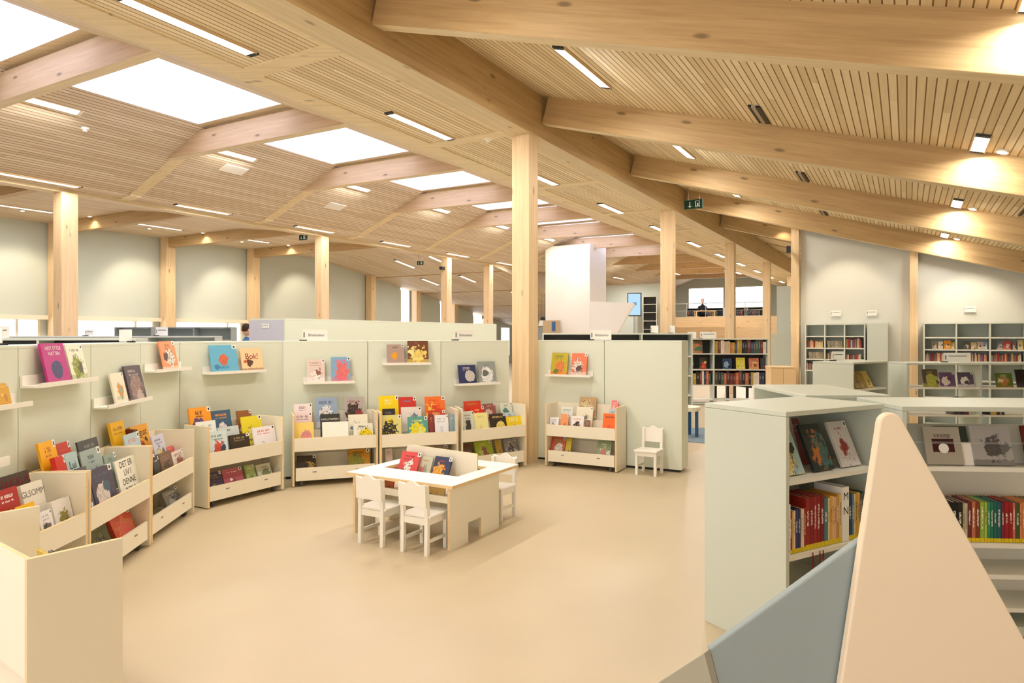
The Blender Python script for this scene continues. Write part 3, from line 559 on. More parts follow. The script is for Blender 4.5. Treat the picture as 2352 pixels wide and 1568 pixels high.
BIN_BOOKS=[
('A', 'b', 0.651, 0.267, 0.209, (70, 52, 40), (40, 34, 30), (225, 110, 50), 0.0, 0.4, 'dark brown book with orange title'),
('A', 'm', 0.465, 0.183, 0.257, (176, 44, 40), (235, 225, 215), (245, 240, 235), 0.22, 0.2, 'red book with white figure'),
('A', 'm', 0.676, 0.182, 0.244, (236, 228, 214), (220, 210, 196), (200, 110, 130), 0.1, 0.1, 'white book with faint pink title'),
('A', 'f', 0.491, 0.143, 0.254, (244, 186, 30), (190, 50, 40), (60, 110, 60), 0.3, 0.3, 'yellow book with red picture'),
('A', 'f', 0.627, 0.115, 0.179, (240, 236, 236), (70, 70, 58), (120, 110, 110), 0.3, 0.3, 'white book with dark lower strip'),
('A', 'f', 0.784, 0.167, 0.206, (238, 232, 226), (150, 140, 60), (120, 90, 80), 0.3, 0.5, 'white book with olive leaves'),
('A', 'f', 0.356, 0.1, 0.204, (214, 200, 186), (190, 176, 160), (60, 50, 50), 0.1, 0.1, 'grey beige book with letter sticker'),
('B', 'b', 0.117, 0.183, 0.34, (250, 182, 30), (240, 150, 30), (190, 80, 30), 0.15, 0.3, 'orange yellow book'),
('B', 'm', 0.208, 0.142, 0.34, (176, 200, 200), (200, 190, 170), (50, 60, 60), 0.18, 0.2, 'pale blue book titled Lui'),
('B', 'b', 0.292, 0.161, 0.308, (200, 62, 52), (190, 50, 44), (220, 90, 70), 0.1, 0.1, 'dull red book'),
('B', 'm', 0.079, 0.107, 0.34, (212, 52, 36), (190, 40, 30), (235, 80, 60), 0.12, 0.2, 'bright red book with pale spine'),
('B', 'b', 0.599, 0.274, 0.279, (84, 84, 84), (50, 50, 48), (150, 150, 150), 0.2, 0.3, 'dark slate book with square sticker'),
('B', 'm', 0.451, 0.264, 0.327, (160, 176, 172), (110, 110, 104), (70, 84, 84), 0.25, 0.3, 'grey green book with dark title'),
('B', 'f', 0.057, 0.062, 0.34, (86, 120, 144), (70, 100, 130), (150, 170, 180), 0.1, 0.2, 'steel blue book'),
('B', 'f', 0.154, 0.125, 0.34, (96, 92, 98), (60, 58, 64), (235, 232, 230), 0.15, 0.3, 'slate book with white title'),
('B', 'f', 0.38, 0.304, 0.297, (76, 70, 92), (230, 214, 204), (74, 98, 116), 0.3, 0.2, 'dark book with white penguin'),
('B', 'm', 0.695, 0.173, 0.251, (150, 166, 154), (140, 150, 140), (110, 120, 110), 0.1, 0.2, 'dusty green book'),
('B', 'f', 0.746, 0.31, 0.296, (240, 236, 222), (235, 230, 210), (40, 38, 36), 0.0, 0.1, 'white book with bold black title'),
('B', 'l', 0.377, 0.254, 0.251, (92, 92, 50), (60, 58, 40), (170, 170, 90), 0.3, 0.3, 'olive book'),
('B', 'l', 0.718, 0.31, 0.221, (224, 92, 62), (240, 140, 90), (236, 110, 100), 0.4, 0.7, 'glittery coral red book'),
('C', 'b', 0.132, 0.213, 0.34, (248, 190, 36), (240, 160, 40), (120, 90, 30), 0.1, 0.2, 'yellow book with dark strip'),
('C', 'm', 0.156, 0.26, 0.34, (180, 200, 206), (190, 206, 206), (210, 130, 120), 0.1, 0.1, 'pale blue book with pink title'),
('C', 'b', 0.483, 0.31, 0.265, (240, 170, 60), (200, 100, 40), (60, 40, 30), 0.15, 0.3, 'orange book titled August'),
('C', 'm', 0.603, 0.231, 0.26, (206, 206, 226), (235, 220, 120), (90, 90, 120), 0.25, 0.3, 'lavender white book'),
('C', 'm', 0.804, 0.162, 0.13, (226, 108, 108), (220, 120, 110), (240, 160, 150), 0.1, 0.1, 'pink book'),
('C', 'f', 0.498, 0.242, 0.213, (122, 92, 74), (80, 60, 50), (160, 130, 110), 0.3, 0.5, 'brown photo book'),
('C', 'f', 0.753, 0.261, 0.187, (226, 214, 204), (150, 90, 80), (120, 60, 60), 0.35, 0.6, 'white book with red brown pattern'),
('C', 'f', 0.301, 0.118, 0.208, (60, 60, 60), (90, 90, 90), (230, 230, 230), 0.1, 0.1, 'black thin book'),
('C', 'l', 0.676, 0.31, 0.179, (132, 130, 122), (90, 86, 80), (180, 178, 170), 0.35, 0.6, 'grey animal photo book'),
('D', 'b', 0.138, 0.225, 0.322, (244, 160, 50), (110, 80, 140), (40, 36, 40), 0.3, 0.3, 'orange book with purple picture'),
('D', 'b', 0.362, 0.216, 0.275, (66, 96, 122), (240, 230, 226), (236, 150, 60), 0.22, 0.2, 'blue book with white bird'),
('D', 'b', 0.629, 0.174, 0.248, (150, 96, 50), (120, 70, 40), (230, 220, 200), 0.25, 0.4, 'brown book with white border'),
('D', 'm', 0.129, 0.207, 0.292, (236, 238, 232), (210, 220, 224), (90, 120, 130), 0.15, 0.2, 'white book with grey stars'),
('D', 'm', 0.361, 0.237, 0.209, (206, 214, 212), (180, 196, 200), (50, 60, 60), 0.12, 0.2, 'pale grey book with black title'),
('D', 'm', 0.643, 0.244, 0.286, (232, 214, 50), (240, 230, 120), (60, 60, 50), 0.2, 0.3, 'yellow green book'),
('D', 'f', 0.179, 0.198, 0.283, (208, 222, 222), (220, 80, 62), (60, 70, 80), 0.3, 0.4, 'pale blue book with red parasol'),
('D', 'f', 0.418, 0.221, 0.222, (62, 50, 38), (50, 40, 32), (170, 150, 110), 0.0, 0.1, 'black book with tan border'),
('D', 'f', 0.716, 0.272, 0.264, (238, 232, 236), (226, 222, 226), (214, 64, 50), 0.1, 0.1, 'white book with red top'),
('D', 'l', 0.169, 0.136, 0.213, (80, 62, 90), (60, 50, 70), (150, 160, 90), 0.2, 0.3, 'dark violet book'),
('D', 'l', 0.363, 0.223, 0.221, (196, 98, 116), (170, 70, 100), (246, 236, 226), 0.15, 0.2, 'pink book with white script title'),
('D', 'l', 0.563, 0.115, 0.211, (170, 186, 110), (120, 140, 80), (240, 240, 220), 0.2, 0.4, 'green striped book'),
('D', 'l', 0.729, 0.174, 0.2, (216, 220, 196), (130, 150, 100), (150, 100, 110), 0.3, 0.5, 'pale book with green leaves'),
('E', 'b', 0.12, 0.187, 0.26, (240, 226, 226), (230, 206, 206), (120, 90, 100), 0.0, 0.1, 'white pink book with lined title'),
('E', 'b', 0.366, 0.22, 0.322, (150, 170, 198), (236, 232, 230), (80, 90, 110), 0.3, 0.4, 'blue book with white fox'),
('E', 'b', 0.663, 0.226, 0.322, (178, 170, 166), (52, 48, 46), (150, 60, 60), 0.4, 0.7, 'grey book with black picture'),
('E', 'm', 0.115, 0.177, 0.265, (238, 212, 210), (236, 230, 226), (80, 70, 90), 0.1, 0.1, 'pale pink book with stripes'),
('E', 'm', 0.393, 0.2, 0.24, (58, 58, 54), (50, 50, 48), (200, 200, 190), 0.1, 0.2, 'black book with grey title'),
('E', 'm', 0.688, 0.206, 0.227, (240, 234, 214), (230, 226, 214), (120, 130, 150), 0.2, 0.3, 'white book with pale blue title'),
('E', 'f', 0.122, 0.192, 0.259, (244, 214, 120), (232, 150, 150), (70, 60, 60), 0.3, 0.2, 'yellow pink book'),
('E', 'f', 0.439, 0.271, 0.254, (252, 250, 240), (250, 248, 236), (250, 220, 120), 0.0, 0.0, 'blank white wide book'),
('E', 'f', 0.731, 0.204, 0.221, (240, 236, 220), (246, 220, 30), (50, 50, 50), 0.36, 0.3, 'white book with yellow flower'),
('E', 'l', 0.145, 0.193, 0.224, (60, 52, 44), (180, 140, 50), (50, 40, 30), 0.25, 0.4, 'black cat book'),
('E', 'l', 0.691, 0.231, 0.253, (204, 142, 40), (150, 150, 50), (130, 70, 30), 0.4, 0.5, 'orange and olive book'),
('F', 'b', 0.135, 0.219, 0.326, (250, 216, 30), (245, 200, 40), (246, 240, 220), 0.12, 0.1, 'yellow book with white top'),
('F', 'b', 0.346, 0.195, 0.303, (206, 58, 50), (216, 50, 40), (110, 140, 170), 0.12, 0.2, 'red book with blue top'),
('F', 'b', 0.66, 0.232, 0.303, (240, 120, 50), (246, 214, 80), (226, 70, 40), 0.36, 0.7, 'orange book with yellow flowers'),
('F', 'm', 0.123, 0.138, 0.278, (56, 50, 50), (40, 38, 38), (140, 130, 120), 0.15, 0.3, 'small black book'),
('F', 'm', 0.372, 0.224, 0.288, (232, 222, 216), (120, 140, 160), (160, 150, 140), 0.28, 0.4, 'white book with blue scene'),
('F', 'm', 0.658, 0.19, 0.243, (204, 68, 50), (190, 50, 40), (240, 200, 120), 0.1, 0.2, 'red lower book'),
('F', 'f', 0.14, 0.208, 0.306, (222, 214, 140), (48, 48, 52), (246, 220, 30), 0.4, 0.5, 'pale green book with black dog'),
('F', 'f', 0.425, 0.218, 0.275, (96, 162, 156), (240, 224, 30), (230, 230, 140), 0.4, 0.8, 'teal book with yellow flowers'),
('F', 'f', 0.578, 0.049, 0.293, (140, 60, 56), (120, 50, 50), (200, 120, 110), 0.1, 0.1, 'maroon thin book'),
('F', 'f', 0.694, 0.154, 0.284, (236, 236, 238), (226, 226, 232), (150, 150, 160), 0.12, 0.1, 'plain white book'),
('F', 'f', 0.812, 0.06, 0.289, (140, 166, 176), (120, 150, 160), (220, 220, 220), 0.1, 0.1, 'blue grey thin book'),
('F', 'l', 0.669, 0.208, 0.313, (150, 130, 110), (90, 80, 70), (220, 214, 200), 0.2, 0.4, 'grey brown book'),
('F', 'l', 0.113, 0.076, 0.262, (232, 210, 206), (220, 190, 190), (120, 150, 150), 0.1, 0.2, 'white pink book'),
('G', 'b', 0.317, 0.23, 0.225, (214, 70, 46), (200, 100, 40), (200, 140, 60), 0.2, 0.2, 'red orange book'),
('G', 'b', 0.55, 0.175, 0.18, (160, 92, 84), (230, 214, 200), (220, 190, 180), 0.25, 0.3, 'maroon book with white face'),
('G', 'b', 0.792, 0.168, 0.176, (224, 228, 214), (90, 150, 140), (110, 120, 110), 0.25, 0.3, 'white book with teal picture'),
('G', 'm', 0.323, 0.193, 0.252, (224, 52, 36), (236, 70, 40), (246, 200, 120), 0.1, 0.2, 'bright red wide book'),
('G', 'm', 0.783, 0.129, 0.158, (206, 220, 236), (96, 140, 190), (70, 90, 120), 0.3, 0.4, 'white book with blue sea'),
('G', 'f', 0.133, 0.157, 0.303, (212, 216, 202), (60, 56, 52), (80, 80, 80), 0.22, 0.3, 'pale grey book with black tree'),
('G', 'f', 0.322, 0.186, 0.275, (240, 232, 160), (236, 226, 150), (200, 190, 110), 0.1, 0.1, 'pale yellow book'),
('G', 'f', 0.556, 0.221, 0.253, (60, 50, 42), (240, 220, 120), (220, 190, 120), 0.3, 0.1, 'black book with yellow moon'),
('G', 'f', 0.78, 0.217, 0.203, (244, 214, 40), (230, 190, 40), (240, 240, 220), 0.2, 0.4, 'yellow book with white edge'),
('G', 'l', 0.142, 0.14, 0.249, (110, 74, 46), (230, 220, 210), (60, 40, 30), 0.25, 0.3, 'brown book with white dog'),
('G', 'l', 0.38, 0.242, 0.312, (164, 182, 50), (150, 90, 60), (200, 206, 110), 0.25, 0.4, 'lime green book'),
('G', 'l', 0.588, 0.087, 0.259, (190, 160, 60), (150, 120, 50), (220, 200, 120), 0.1, 0.2, 'gold book'),
('G', 'l', 0.762, 0.185, 0.259, (150, 146, 146), (90, 70, 60), (210, 210, 210), 0.35, 0.5, 'grey photo book with silver border'),
('H', 'b', 0.438, 0.214, 0.25, (190, 156, 110), (220, 200, 150), (120, 90, 60), 0.4, 0.6, 'brown collage book'),
('H', 'b', 0.783, 0.081, 0.228, (236, 130, 126), (240, 200, 190), (250, 220, 210), 0.3, 0.5, 'pink flower book'),
('H', 'm', 0.211, 0.149, 0.221, (226, 230, 220), (170, 200, 180), (120, 150, 140), 0.12, 0.2, 'white green book'),
('H', 'm', 0.44, 0.207, 0.233, (238, 228, 206), (220, 206, 170), (130, 120, 100), 0.2, 0.3, 'cream lined book'),
('H', 'm', 0.796, 0.112, 0.225, (190, 206, 216), (240, 240, 240), (90, 110, 130), 0.2, 0.3, 'pale blue white book'),
('H', 'f', 0.085, 0.116, 0.181, (240, 240, 242), (150, 150, 160), (80, 80, 90), 0.2, 0.3, 'white book with grey drawing'),
('H', 'f', 0.217, 0.102, 0.232, (236, 160, 110), (220, 110, 60), (246, 236, 226), 0.2, 0.2, 'peach orange book'),
('H', 'f', 0.386, 0.156, 0.215, (240, 236, 236), (40, 38, 40), (220, 140, 80), 0.26, 0.4, 'white book with penguin'),
('H', 'f', 0.513, 0.066, 0.175, (140, 100, 80), (120, 80, 70), (220, 190, 170), 0.1, 0.2, 'brown thin book'),
('H', 'f', 0.791, 0.175, 0.264, (246, 112, 36), (236, 96, 30), (60, 50, 50), 0.1, 0.1, 'plain orange book'),
('H', 'l', 0.118, 0.185, 0.275, (206, 92, 72), (236, 226, 216), (110, 160, 90), 0.3, 0.3, 'red book with white cow'),
('H', 'l', 0.253, 0.068, 0.258, (214, 190, 50), (60, 50, 30), (240, 220, 120), 0.1, 0.2, 'yellow black thin book'),
('H', 'l', 0.705, 0.172, 0.266, (150, 170, 130), (210, 130, 110), (240, 236, 226), 0.3, 0.6, 'pale green patterned book'),
]
LEDGES=[
(0, 0.682, 0.884, 1.154, [(0.812, 0.105, 0.13, (214, 160, 30), (200, 140, 30), (240, 200, 90), 0.15, 0.2, 'mustard yellow book')]),
(1, -0.005, 0.724, 1.251, [(0.286, 0.267, 0.256, (186, 40, 128), (52, 50, 110), (245, 240, 245), 0.24, 0.1, 'magenta book with dark blue figure'), (0.543, 0.215, 0.243, (238, 236, 214), (150, 156, 40), (90, 90, 60), 0.3, 0.5, 'cream book with green dress')]),
(2, -0.007, 0.77, 1.031, [(0.294, 0.214, 0.238, (238, 228, 206), (226, 150, 60), (150, 170, 140), 0.25, 0.4, 'cream book with orange edge'), (0.585, 0.294, 0.283, (88, 76, 84), (150, 120, 116), (190, 170, 160), 0.35, 0.5, 'dark grey violet book')]),
(3, 0.037, 0.634, 1.25, [(0.335, 0.248, 0.255, (238, 150, 100), (240, 226, 210), (90, 60, 50), 0.3, 0.5, 'peach book with small figures')]),
(4, 0.227, 0.883, 1.191, [(0.426, 0.299, 0.27, (106, 178, 210), (214, 110, 80), (70, 130, 170), 0.2, 0.2, 'large sky blue book with red hair'), (0.743, 0.255, 0.238, (248, 206, 160), (96, 60, 50), (200, 100, 70), 0.16, 0.2, 'peach book titled Bok')]),
(5, 0.21, 0.755, 1.04, [(0.34, 0.193, 0.256, (226, 206, 196), (246, 240, 236), (150, 90, 80), 0.25, 0.6, 'white brown patterned book'), (0.607, 0.211, 0.278, (128, 172, 206), (232, 120, 116), (226, 110, 130), 0.34, 0.5, 'blue book with coral flowers')]),
(6, 0.158, 0.703, 1.234, [(0.303, 0.202, 0.22, (176, 150, 140), (240, 166, 40), (90, 70, 90), 0.2, 0.1, 'grey book with orange balloon'), (0.56, 0.241, 0.26, (116, 70, 50), (240, 210, 110), (240, 226, 150), 0.34, 0.9, 'brown and yellow patterned book')]),
(7, 0.172, 0.738, 0.979, [(0.314, 0.233, 0.227, (50, 56, 100), (214, 206, 200), (220, 214, 208), 0.3, 0.1, 'navy book with white speech bubble'), (0.586, 0.241, 0.264, (150, 156, 152), (240, 240, 238), (100, 106, 104), 0.36, 0.2, 'misty grey book')]),
(8, 0.199, 0.795, 1.064, [(0.37, 0.224, 0.278, (196, 176, 40), (236, 130, 60), (120, 120, 40), 0.28, 0.3, 'olive yellow book with orange figure'), (0.631, 0.206, 0.276, (236, 124, 86), (236, 216, 200), (90, 70, 70), 0.3, 0.6, 'coral book with white figures')]),
]


def frame(a, e):
    dx, dy = e[0]-a[0], e[1]-a[1]; L = math.hypot(dx, dy); return math.atan2(dy, dx), L, (dx/L, dy/L), (-dy/L, dx/L)
def toworld(a, e, x, y):
    r, L, d, n = frame(a, e); return (a[0]+d[0]*x+n[0]*y, a[1]+d[1]*x+n[1]*y)

# ------------------------------------------------------------------ picture book bins
BH, BD = .745, .335
def bin_unit(label, a, e, w=None, m=0):
    rz_, L, d, n = frame(a, e); L = w or L-.004
    o = thing('book_bin', label, 'book bin', (a[0], a[1], 0), rz_, 'picture book bins')
    T = .02; E = {'-y': 1, '+z': 1, '+y': 1}
    if m: MB().prism([(0, 0), (T, 0), (T+m, BD), (m, BD)], .012, BH, 'z').build('side_panel', 'cream', o, bevel=.0015)
    for x in ((L-T,) if m else (0, L-T)): MB().box(x, x+T, 0, BD, .012, BH, 0, E).build('side_panel', ['cream', 'ply'], o, bevel=.0015)
    MB().box(T+m, L-T, BD-.018, BD, .30, BH, 0, {'+z': 1}).build('back_panel', ['cream', 'ply'], o)
    MB().box(T, L-T, 0, .016, .37, .505, 0, {'+z': 1, '-z': 1}).build('front_board', ['cream', 'ply'], o)
    # stepped display floor for three rows
    st = [(.016, .365), (.016, .385), (.115, .385), (.115, .465), (.21, .465), (.21, .555), (BD-.018, .555), (BD-.018, .365)]
    MB().prism([(y, z) for y, z in st], T+m, L-T, 'x').build('stepped_tray', 'cream', o)
    # pull-out box on castors below
    dr = MB().prism([(.012, .062), (BD-.03, .062), (BD-.03, .30), (BD-.045, .30), (BD-.045, .076), (.028, .076), (.028, .195), (.012, .195)], T+m+.012, L-T-.012, 'x').build('drawer_box', 'cream', o)
    for x in (m+.09, L-.09):
        for y in (.06, BD-.07):
            MB().cyl((y, .026), .025, x-.012, x+.012, 'x', 12).build('caster', 'rubber', dr)
    for x in (L*.25, L*.75): MB().box(x-.02, x+.02, .009, .012, .145, .152).build('handle_slot', 'inkgrey', dr)
    return o
BINNAME = {'G': 'first bin from the tall column', 'F': 'second bin from the tall column', 'E': 'third bin from the tall column', 'D': 'fourth bin from the tall column', 'C': 'fifth bin from the tall column', 'B': 'sixth bin from the tall column', 'A': 'seventh bin from the tall column', 'H': 'bin beside the lone chair', 'N': 'closest bin'}
BD_LABEL = {'G': 'cream two-tier book bin, first of the curve from the tall timber column', 'F': 'cream two-tier book bin, second of the curve from the tall column', 'E': 'cream two-tier book bin, third from the tall column, mostly white books', 'D': 'cream two-tier book bin angled at the bend of the curve, fourth from column', 'C': 'cream two-tier book bin, fifth from the tall column, few books', 'B': 'cream two-tier book bin, sixth from the tall column, white bold-lettered book in it', 'A': 'cream two-tier book bin, seventh from the tall column, red and yellow books', 'H': 'cream two-tier book bin standing alone beside the small white chair'}
for k, (a, e) in BINS.items(): bin_unit(BD_LABEL[k], a, e, None, .10 if k == 'G' else 0)
NB = ((-1.585, 2.78), (-1.585-.8*.9, 2.78+.6*.9))
bin_unit('cream book bin whose plain end panel fills the near corner', *NB)
ROWNAME = {'f': 'front row', 'm': 'middle row', 'b': 'back row', 'l': 'lower box'}
for bk in BIN_BOOKS:
    b_, row, xc, w, h, c1, c2, c3, fs, nz, desc = bk; a, e = BINS[b_]; rz_ = frame(a, e)[0]; y, z0, lean = ROW[row]
    th = R.choice([.009, .012, .016, .024, .03])
    if row == 'l': h = min(h, .255)
    if b_ == 'G': xc = max(xc, .03+.1*(y+.08)/BD+w/2)
    x_, y_ = toworld(a, e, xc, y)
    st = 0 if w > .08 else 1
    if 'blank' in desc: st = 2
    o = book('picture_book', w, h, th, c1, c2, c3, (fs, nz, st), (x_, y_, z0+.004), rz_, lean, '%s, %s of the %s' % (desc, ROWNAME[row], BINNAME[b_]), 'picture books in the bins')
    T_ = {'pale blue book titled Lui': ('Lui', .07, 'ink'), 'orange book titled August': ('August', .085, 'ink'), 'white book with bold black title': ('DET ER\nLIV I\nDENNE\nBOKA', .062, 'ink'), 'dark brown book with orange title': ('PANGKUK', .06, 'ribbon'), 'black book with grey title': ('HALLOWEEN', .03, 'inkwhite'), 'white book with faint pink title': ('GLSOMM', .05, 'inkgrey')}.get(desc)
    if T_ :
        o['pr'] = (fs, nz, 2.0); text('title', T_[0], T_[1], o, (0, -.0008, h*(.55 if '\n' in T_[0] else .76)), T_[2])
# loose books in the near bin
for x, y, w, h, c1, d in [(.42, .075, .2, .24, (214, 180, 50), 'yellow book lying in the closest bin beside the end panel'), (.26, .12, .035, .2, (54, 54, 60), 'black book standing in the closest bin'), (.21, .12, .03, .19, (70, 74, 84), 'dark grey book standing in the closest bin'), (.16, .12, .03, .2, (40, 44, 50), 'charcoal book touching the closest bin end panel')]:
    x_, y_ = toworld(*NB, x, y); book('picture_book', w, h, .012, c1, c1, (120, 110, 80), (.2, .4, 1), (x_, y_, .40 if y < .115 else .487), frame(*NB)[0], .2, d, 'picture books in the bins')
# spines standing among the bin books
for b_, row, x, h, c1, d in [('C', 'b', .258, .26, (120, 50, 40), 'maroon spine beside the orange book in the fifth bin'), ('C', 'b', .285, .255, (40, 90, 60), 'green spine beside the orange book in the fifth bin'), ('C', 'b', .315, .25, (60, 66, 40), 'olive spine beside the orange book in the fifth bin')]:
    a, e = BINS[b_]; y, z0, lean = ROW[row]; x_, y_ = toworld(a, e, x, y)
    book('picture_book', .06, h, .02, c1, c1, (230, 220, 200), (0, .6, 0), (x_, y_, z0+.004), frame(a, e)[0], 0, d, 'picture books in the bins', True, mat_='spine')

# ------------------------------------------------------------------ tall sage bookcases seen from behind
PH = 1.51
NAMEP = ['nearest the end of the curve beside the closest bin', 'above the seventh bin with the magenta book ledge', 'above the sixth bin with the dark violet book ledge', 'narrow one in the corner of the curve', 'at the bend with the sky blue book ledge', 'holding the ledge with coral flower book', 'holding the ledge with orange balloon book', 'touching the tall timber column', 'just past the tall column with the olive book ledge', 'with bare back behind the small white chair']
for i, (a, e) in enumerate(PART):
    rz_, L, d, n = frame(a, e); L -= .006; D = .30 if i != 7 else .2
    m0 = 0
    if 0 < i < 8:
        pd = frame(*PART[i-1])[2]; cr = pd[0]*d[1]-pd[1]*d[0]; m0 = max(0, .3*cr*1.05+.004) if cr > 0 else 0
    if i == 9: pass
    o = thing('bookcase', 'sage bookcase with plain back, '+NAMEP[i], 'bookcase', (a[0]+d[0]*.003, a[1]+d[1]*.003, 0), rz_, 'sage bookcases round the reading area')
    MB().box(.0, L, 0, .018, .03, PH-.022).build('back_panel', 'sage', o, bevel=.002)
    for x in (m0, L-.02): MB().box(x, x+.02, .0185, D, .03, PH-.022).build('side_panel', 'sage', o)
    MB().prism([(0, 0), (L, 0), (L, D), (m0, D)], PH-.022, PH, 'z').build('top_panel', 'sage', o, bevel=.003)
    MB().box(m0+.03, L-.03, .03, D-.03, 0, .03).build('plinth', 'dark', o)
    for z in (.4, .75, 1.1): MB().box(m0+.021, L-.021, .0185, D-.01, z, z+.02).build('shelf', 'shelfwhite', o)

# picture ledges and the books on them
LEDN = ['first', 'second', 'third', 'fourth', 'fifth', 'sixth', 'seventh', 'eighth', 'lone']
for i, (p, x0, x1, zz, bl) in enumerate(LEDGES):
    a, e = PART[p]; rz_, L, d, n = frame(a, e)
    where = ('lone ledge past the tall column' if i == 8 else '%s ledge of the curve from the near end' % ORD[i])
    x0 = max(x0, .01 if p != 3 else -.0); L_ = x1-x0
    if i == 0: x1 = 1.0; L_ = x1-x0
    x_, y_ = toworld(a, e, x0, -.003)
    o = thing('picture_ledge', 'cream picture ledge with front lip, '+where, 'picture ledge', (x_, y_, zz), rz_, 'picture ledges on the sage bookcases')
    MB().box(0, L_, -.105, 0, 0, .014).build('ledge_board', 'white', o); MB().box(0, L_, -.117, -.105, 0, .028).build('front_lip', 'white', o); MB().box(0, L_, -.014, 0, .014, .075).build('back_strip', 'white', o)
    for (xc, w, h, c1, c2, c3, fs, nz, desc) in bl:
        x_, y_ = toworld(a, e, xc, -.092)
        q = book('display_book', w-.005, h, .014, c1, c2, c3, (fs, nz, 0), (x_, y_, zz+.015), rz_, .22, '%s on the %s' % (desc, where.replace(' of the curve', '')), 'books on the picture ledges')
        if 'Bok' in desc: q['pr'] = (fs, nz, 2.0); text('title', 'Bok!', .085, q, (0, -.0008, h*.62), 'ribbon')
        if 'magenta' in desc: q['pr'] = (fs, nz, 2.0); text('title', 'HEST ETTER\nNATTEN', .034, q, (0, -.0008, h*.8), 'inkwhite')
x_, y_ = toworld(*PART[0], .56, -.003)
o = thing('picture_ledge', 'small low ledge end just visible at the picture edge', 'picture ledge', (x_, y_, .84), frame(*PART[0])[0], 'picture ledges on the sage bookcases')
MB().box(0, .24, -.105, 0, 0, .014).build('ledge_board', 'white', o); MB().box(0, .24, -.117, -.105, 0, .05).build('front_lip', 'white', o)

# card signs on the bookcases
def sign(label, x, y, z, rz_, w, h, body='', size=.05, bars=0, clip=True):
    o = thing('shelf_sign', label, 'sign', (x, y, z), rz_, None)
    MB().box(-w/2, w/2, -.003, .003, .006, h).build('card', 'card', o)
    if clip: MB().box(-w/2-.03, -w/2+.05, -.02, .02, 0, .012).build('clip_foot', 'black', o)
    if body: text('lettering', body, size, o, (w*.06, -.0042, h*.5), 'ink')
    for k in range(bars): MB().box(-w*.32, w*(.36-.12*(k % 2)), -.0045, -.0032, h*(.62-.2*k), h*(.70-.2*k)).build('printed_line', 'inkgrey', o)
    MB().box(-w*.45, -w*.40, -.0045, -.0032, h*.3, h*.75).build('printed_mark', 'inkgrey', o)
    return o
def on_part(i, f, y=.05): a, e = PART[i]; L = frame(a, e)[1]; return toworld(a, e, f*L, y), frame(a, e)[0]
for i, f, d in [(5, .37, 'white sign reading Bildebøker on the bookcase with coral flower book'), (7, .36, 'white sign reading Bildebøker on the bookcase beside the tall column'), (8, .93, 'white sign reading Bildebøker on the bookcase row past the column')]:
    (x, y), r = on_part(i, f); sign(d, x, y, PH, r, .27, .125, 'Bildebøker', .04)
(x, y), r = on_part(1, .12, .18); sign('pale sign card with printed line near the low window', x, y, PH, r+.9, .14, .10, '', 0, 1)
(x, y), r = on_part(3, .05, .15); sign('pale double sign card behind the peach book', x, y, PH, r+.9, .26, .11, '', 0, 2)

# ------------------------------------------------------------------ activity table with books and small chairs
TO = (-.43-SQ3*1.03, 4.925+.5*1.03)
def TW_(x, y): return (TO[0]+V[0]*x+U[0]*y, TO[1]+V[1]*x+U[1]*y)
tb = thing('activity_table', 'low cream children table with a book well and upright divider board', 'table', (TO[0], TO[1], 0), AV)
def grid_top(xs, ys, z0, z1, hole):
    b = MB(); nx, ny = len(xs), len(ys)
    b.v = [(x, y, z) for z in (z0, z1) for y in ys for x in xs]; n = nx*ny; I = lambda i, j, k: k*n+j*nx+i
    cells = {(i, j) for i in range(nx-1) for j in range(ny-1)}-hole
    for i, j in cells:
        b.f.append((I(i, j, 1), I(i+1, j, 1), I(i+1, j+1, 1), I(i, j+1, 1))); b.mi.append(0)
        b.f.append((I(i, j, 0), I(i, j+1, 0), I(i+1, j+1, 0), I(i+1, j, 0))); b.mi.append(0)
        for (di, dj, p, q) in ((-1, 0, (i, j), (i, j+1)), (1, 0, (i+1, j), (i+1, j+1)), (0, -1, (i, j), (i+1, j)), (0, 1, (i, j+1), (i+1, j+1))):
            if (i+di, j+dj) not in cells: b.f.append((I(*p, 0), I(*q, 0), I(*q, 1), I(*p, 1))); b.mi.append(1)
    return b
TZ = .482
grid_top([0, .13, .87, 1.03], [0, .30, .74, .97], TZ-.024, TZ, {(1, 1)}).build('tabletop', ['white', 'ply'], tb)
for x in (.045, .965):
    MB().prism([(.03, 0), (.27, 0), (.27, .15), (.45, .15), (.45, 0), (.72, 0), (.72, TZ-.025), (.03, TZ-.025)], x, x+.022, 'x', 0, 1).build('end_panel', ['cream', 'ply'], tb)
MB().prism([(.05, .335), (.74, .335), (.74, .40), (.722, .40), (.722, .352), (.068, .352), (.068, .385), (.05, .385)], .068, .964, 'x').build('book_well', 'cream', tb)
MB().prism([(.14, .353), (.862, .353), (.862, .60), (.852, .612), (.19, .632), (.162, .626), (.145, .61), (.14, .59)], .585, .603, 'y', 0, 1).build('divider_board', ['cream', 'ply'], tb)
MB().box(.068, .964, .47, .484, .06, .33).build('stretcher_board', 'cream', tb)
for x, yy, w, h, c, d, lean in [(.245, .42, .20, .25, ((216, 84, 84), (246, 236, 226), (120, 40, 60), .2, .6), 'red flowered picture book leaning in the table book well', .45), (.575, .43, .17, .235, ((60, 66, 92), (230, 170, 70), (200, 60, 60), .3, .7), 'dark blue picture book with golden figure leaning in the table book well', .45), (.40, .455, .12, .215, ((196, 196, 170), (150, 160, 140), (190, 110, 100), .3, .5), 'pale green book behind the red flowered one in the table', .42)]:
    x_, y_ = TW_(x, yy); book('picture_book', w, h, .013, c[0], c[1], c[2], (c[3], c[4], 0), (x_, y_, .354), AV, lean, d)
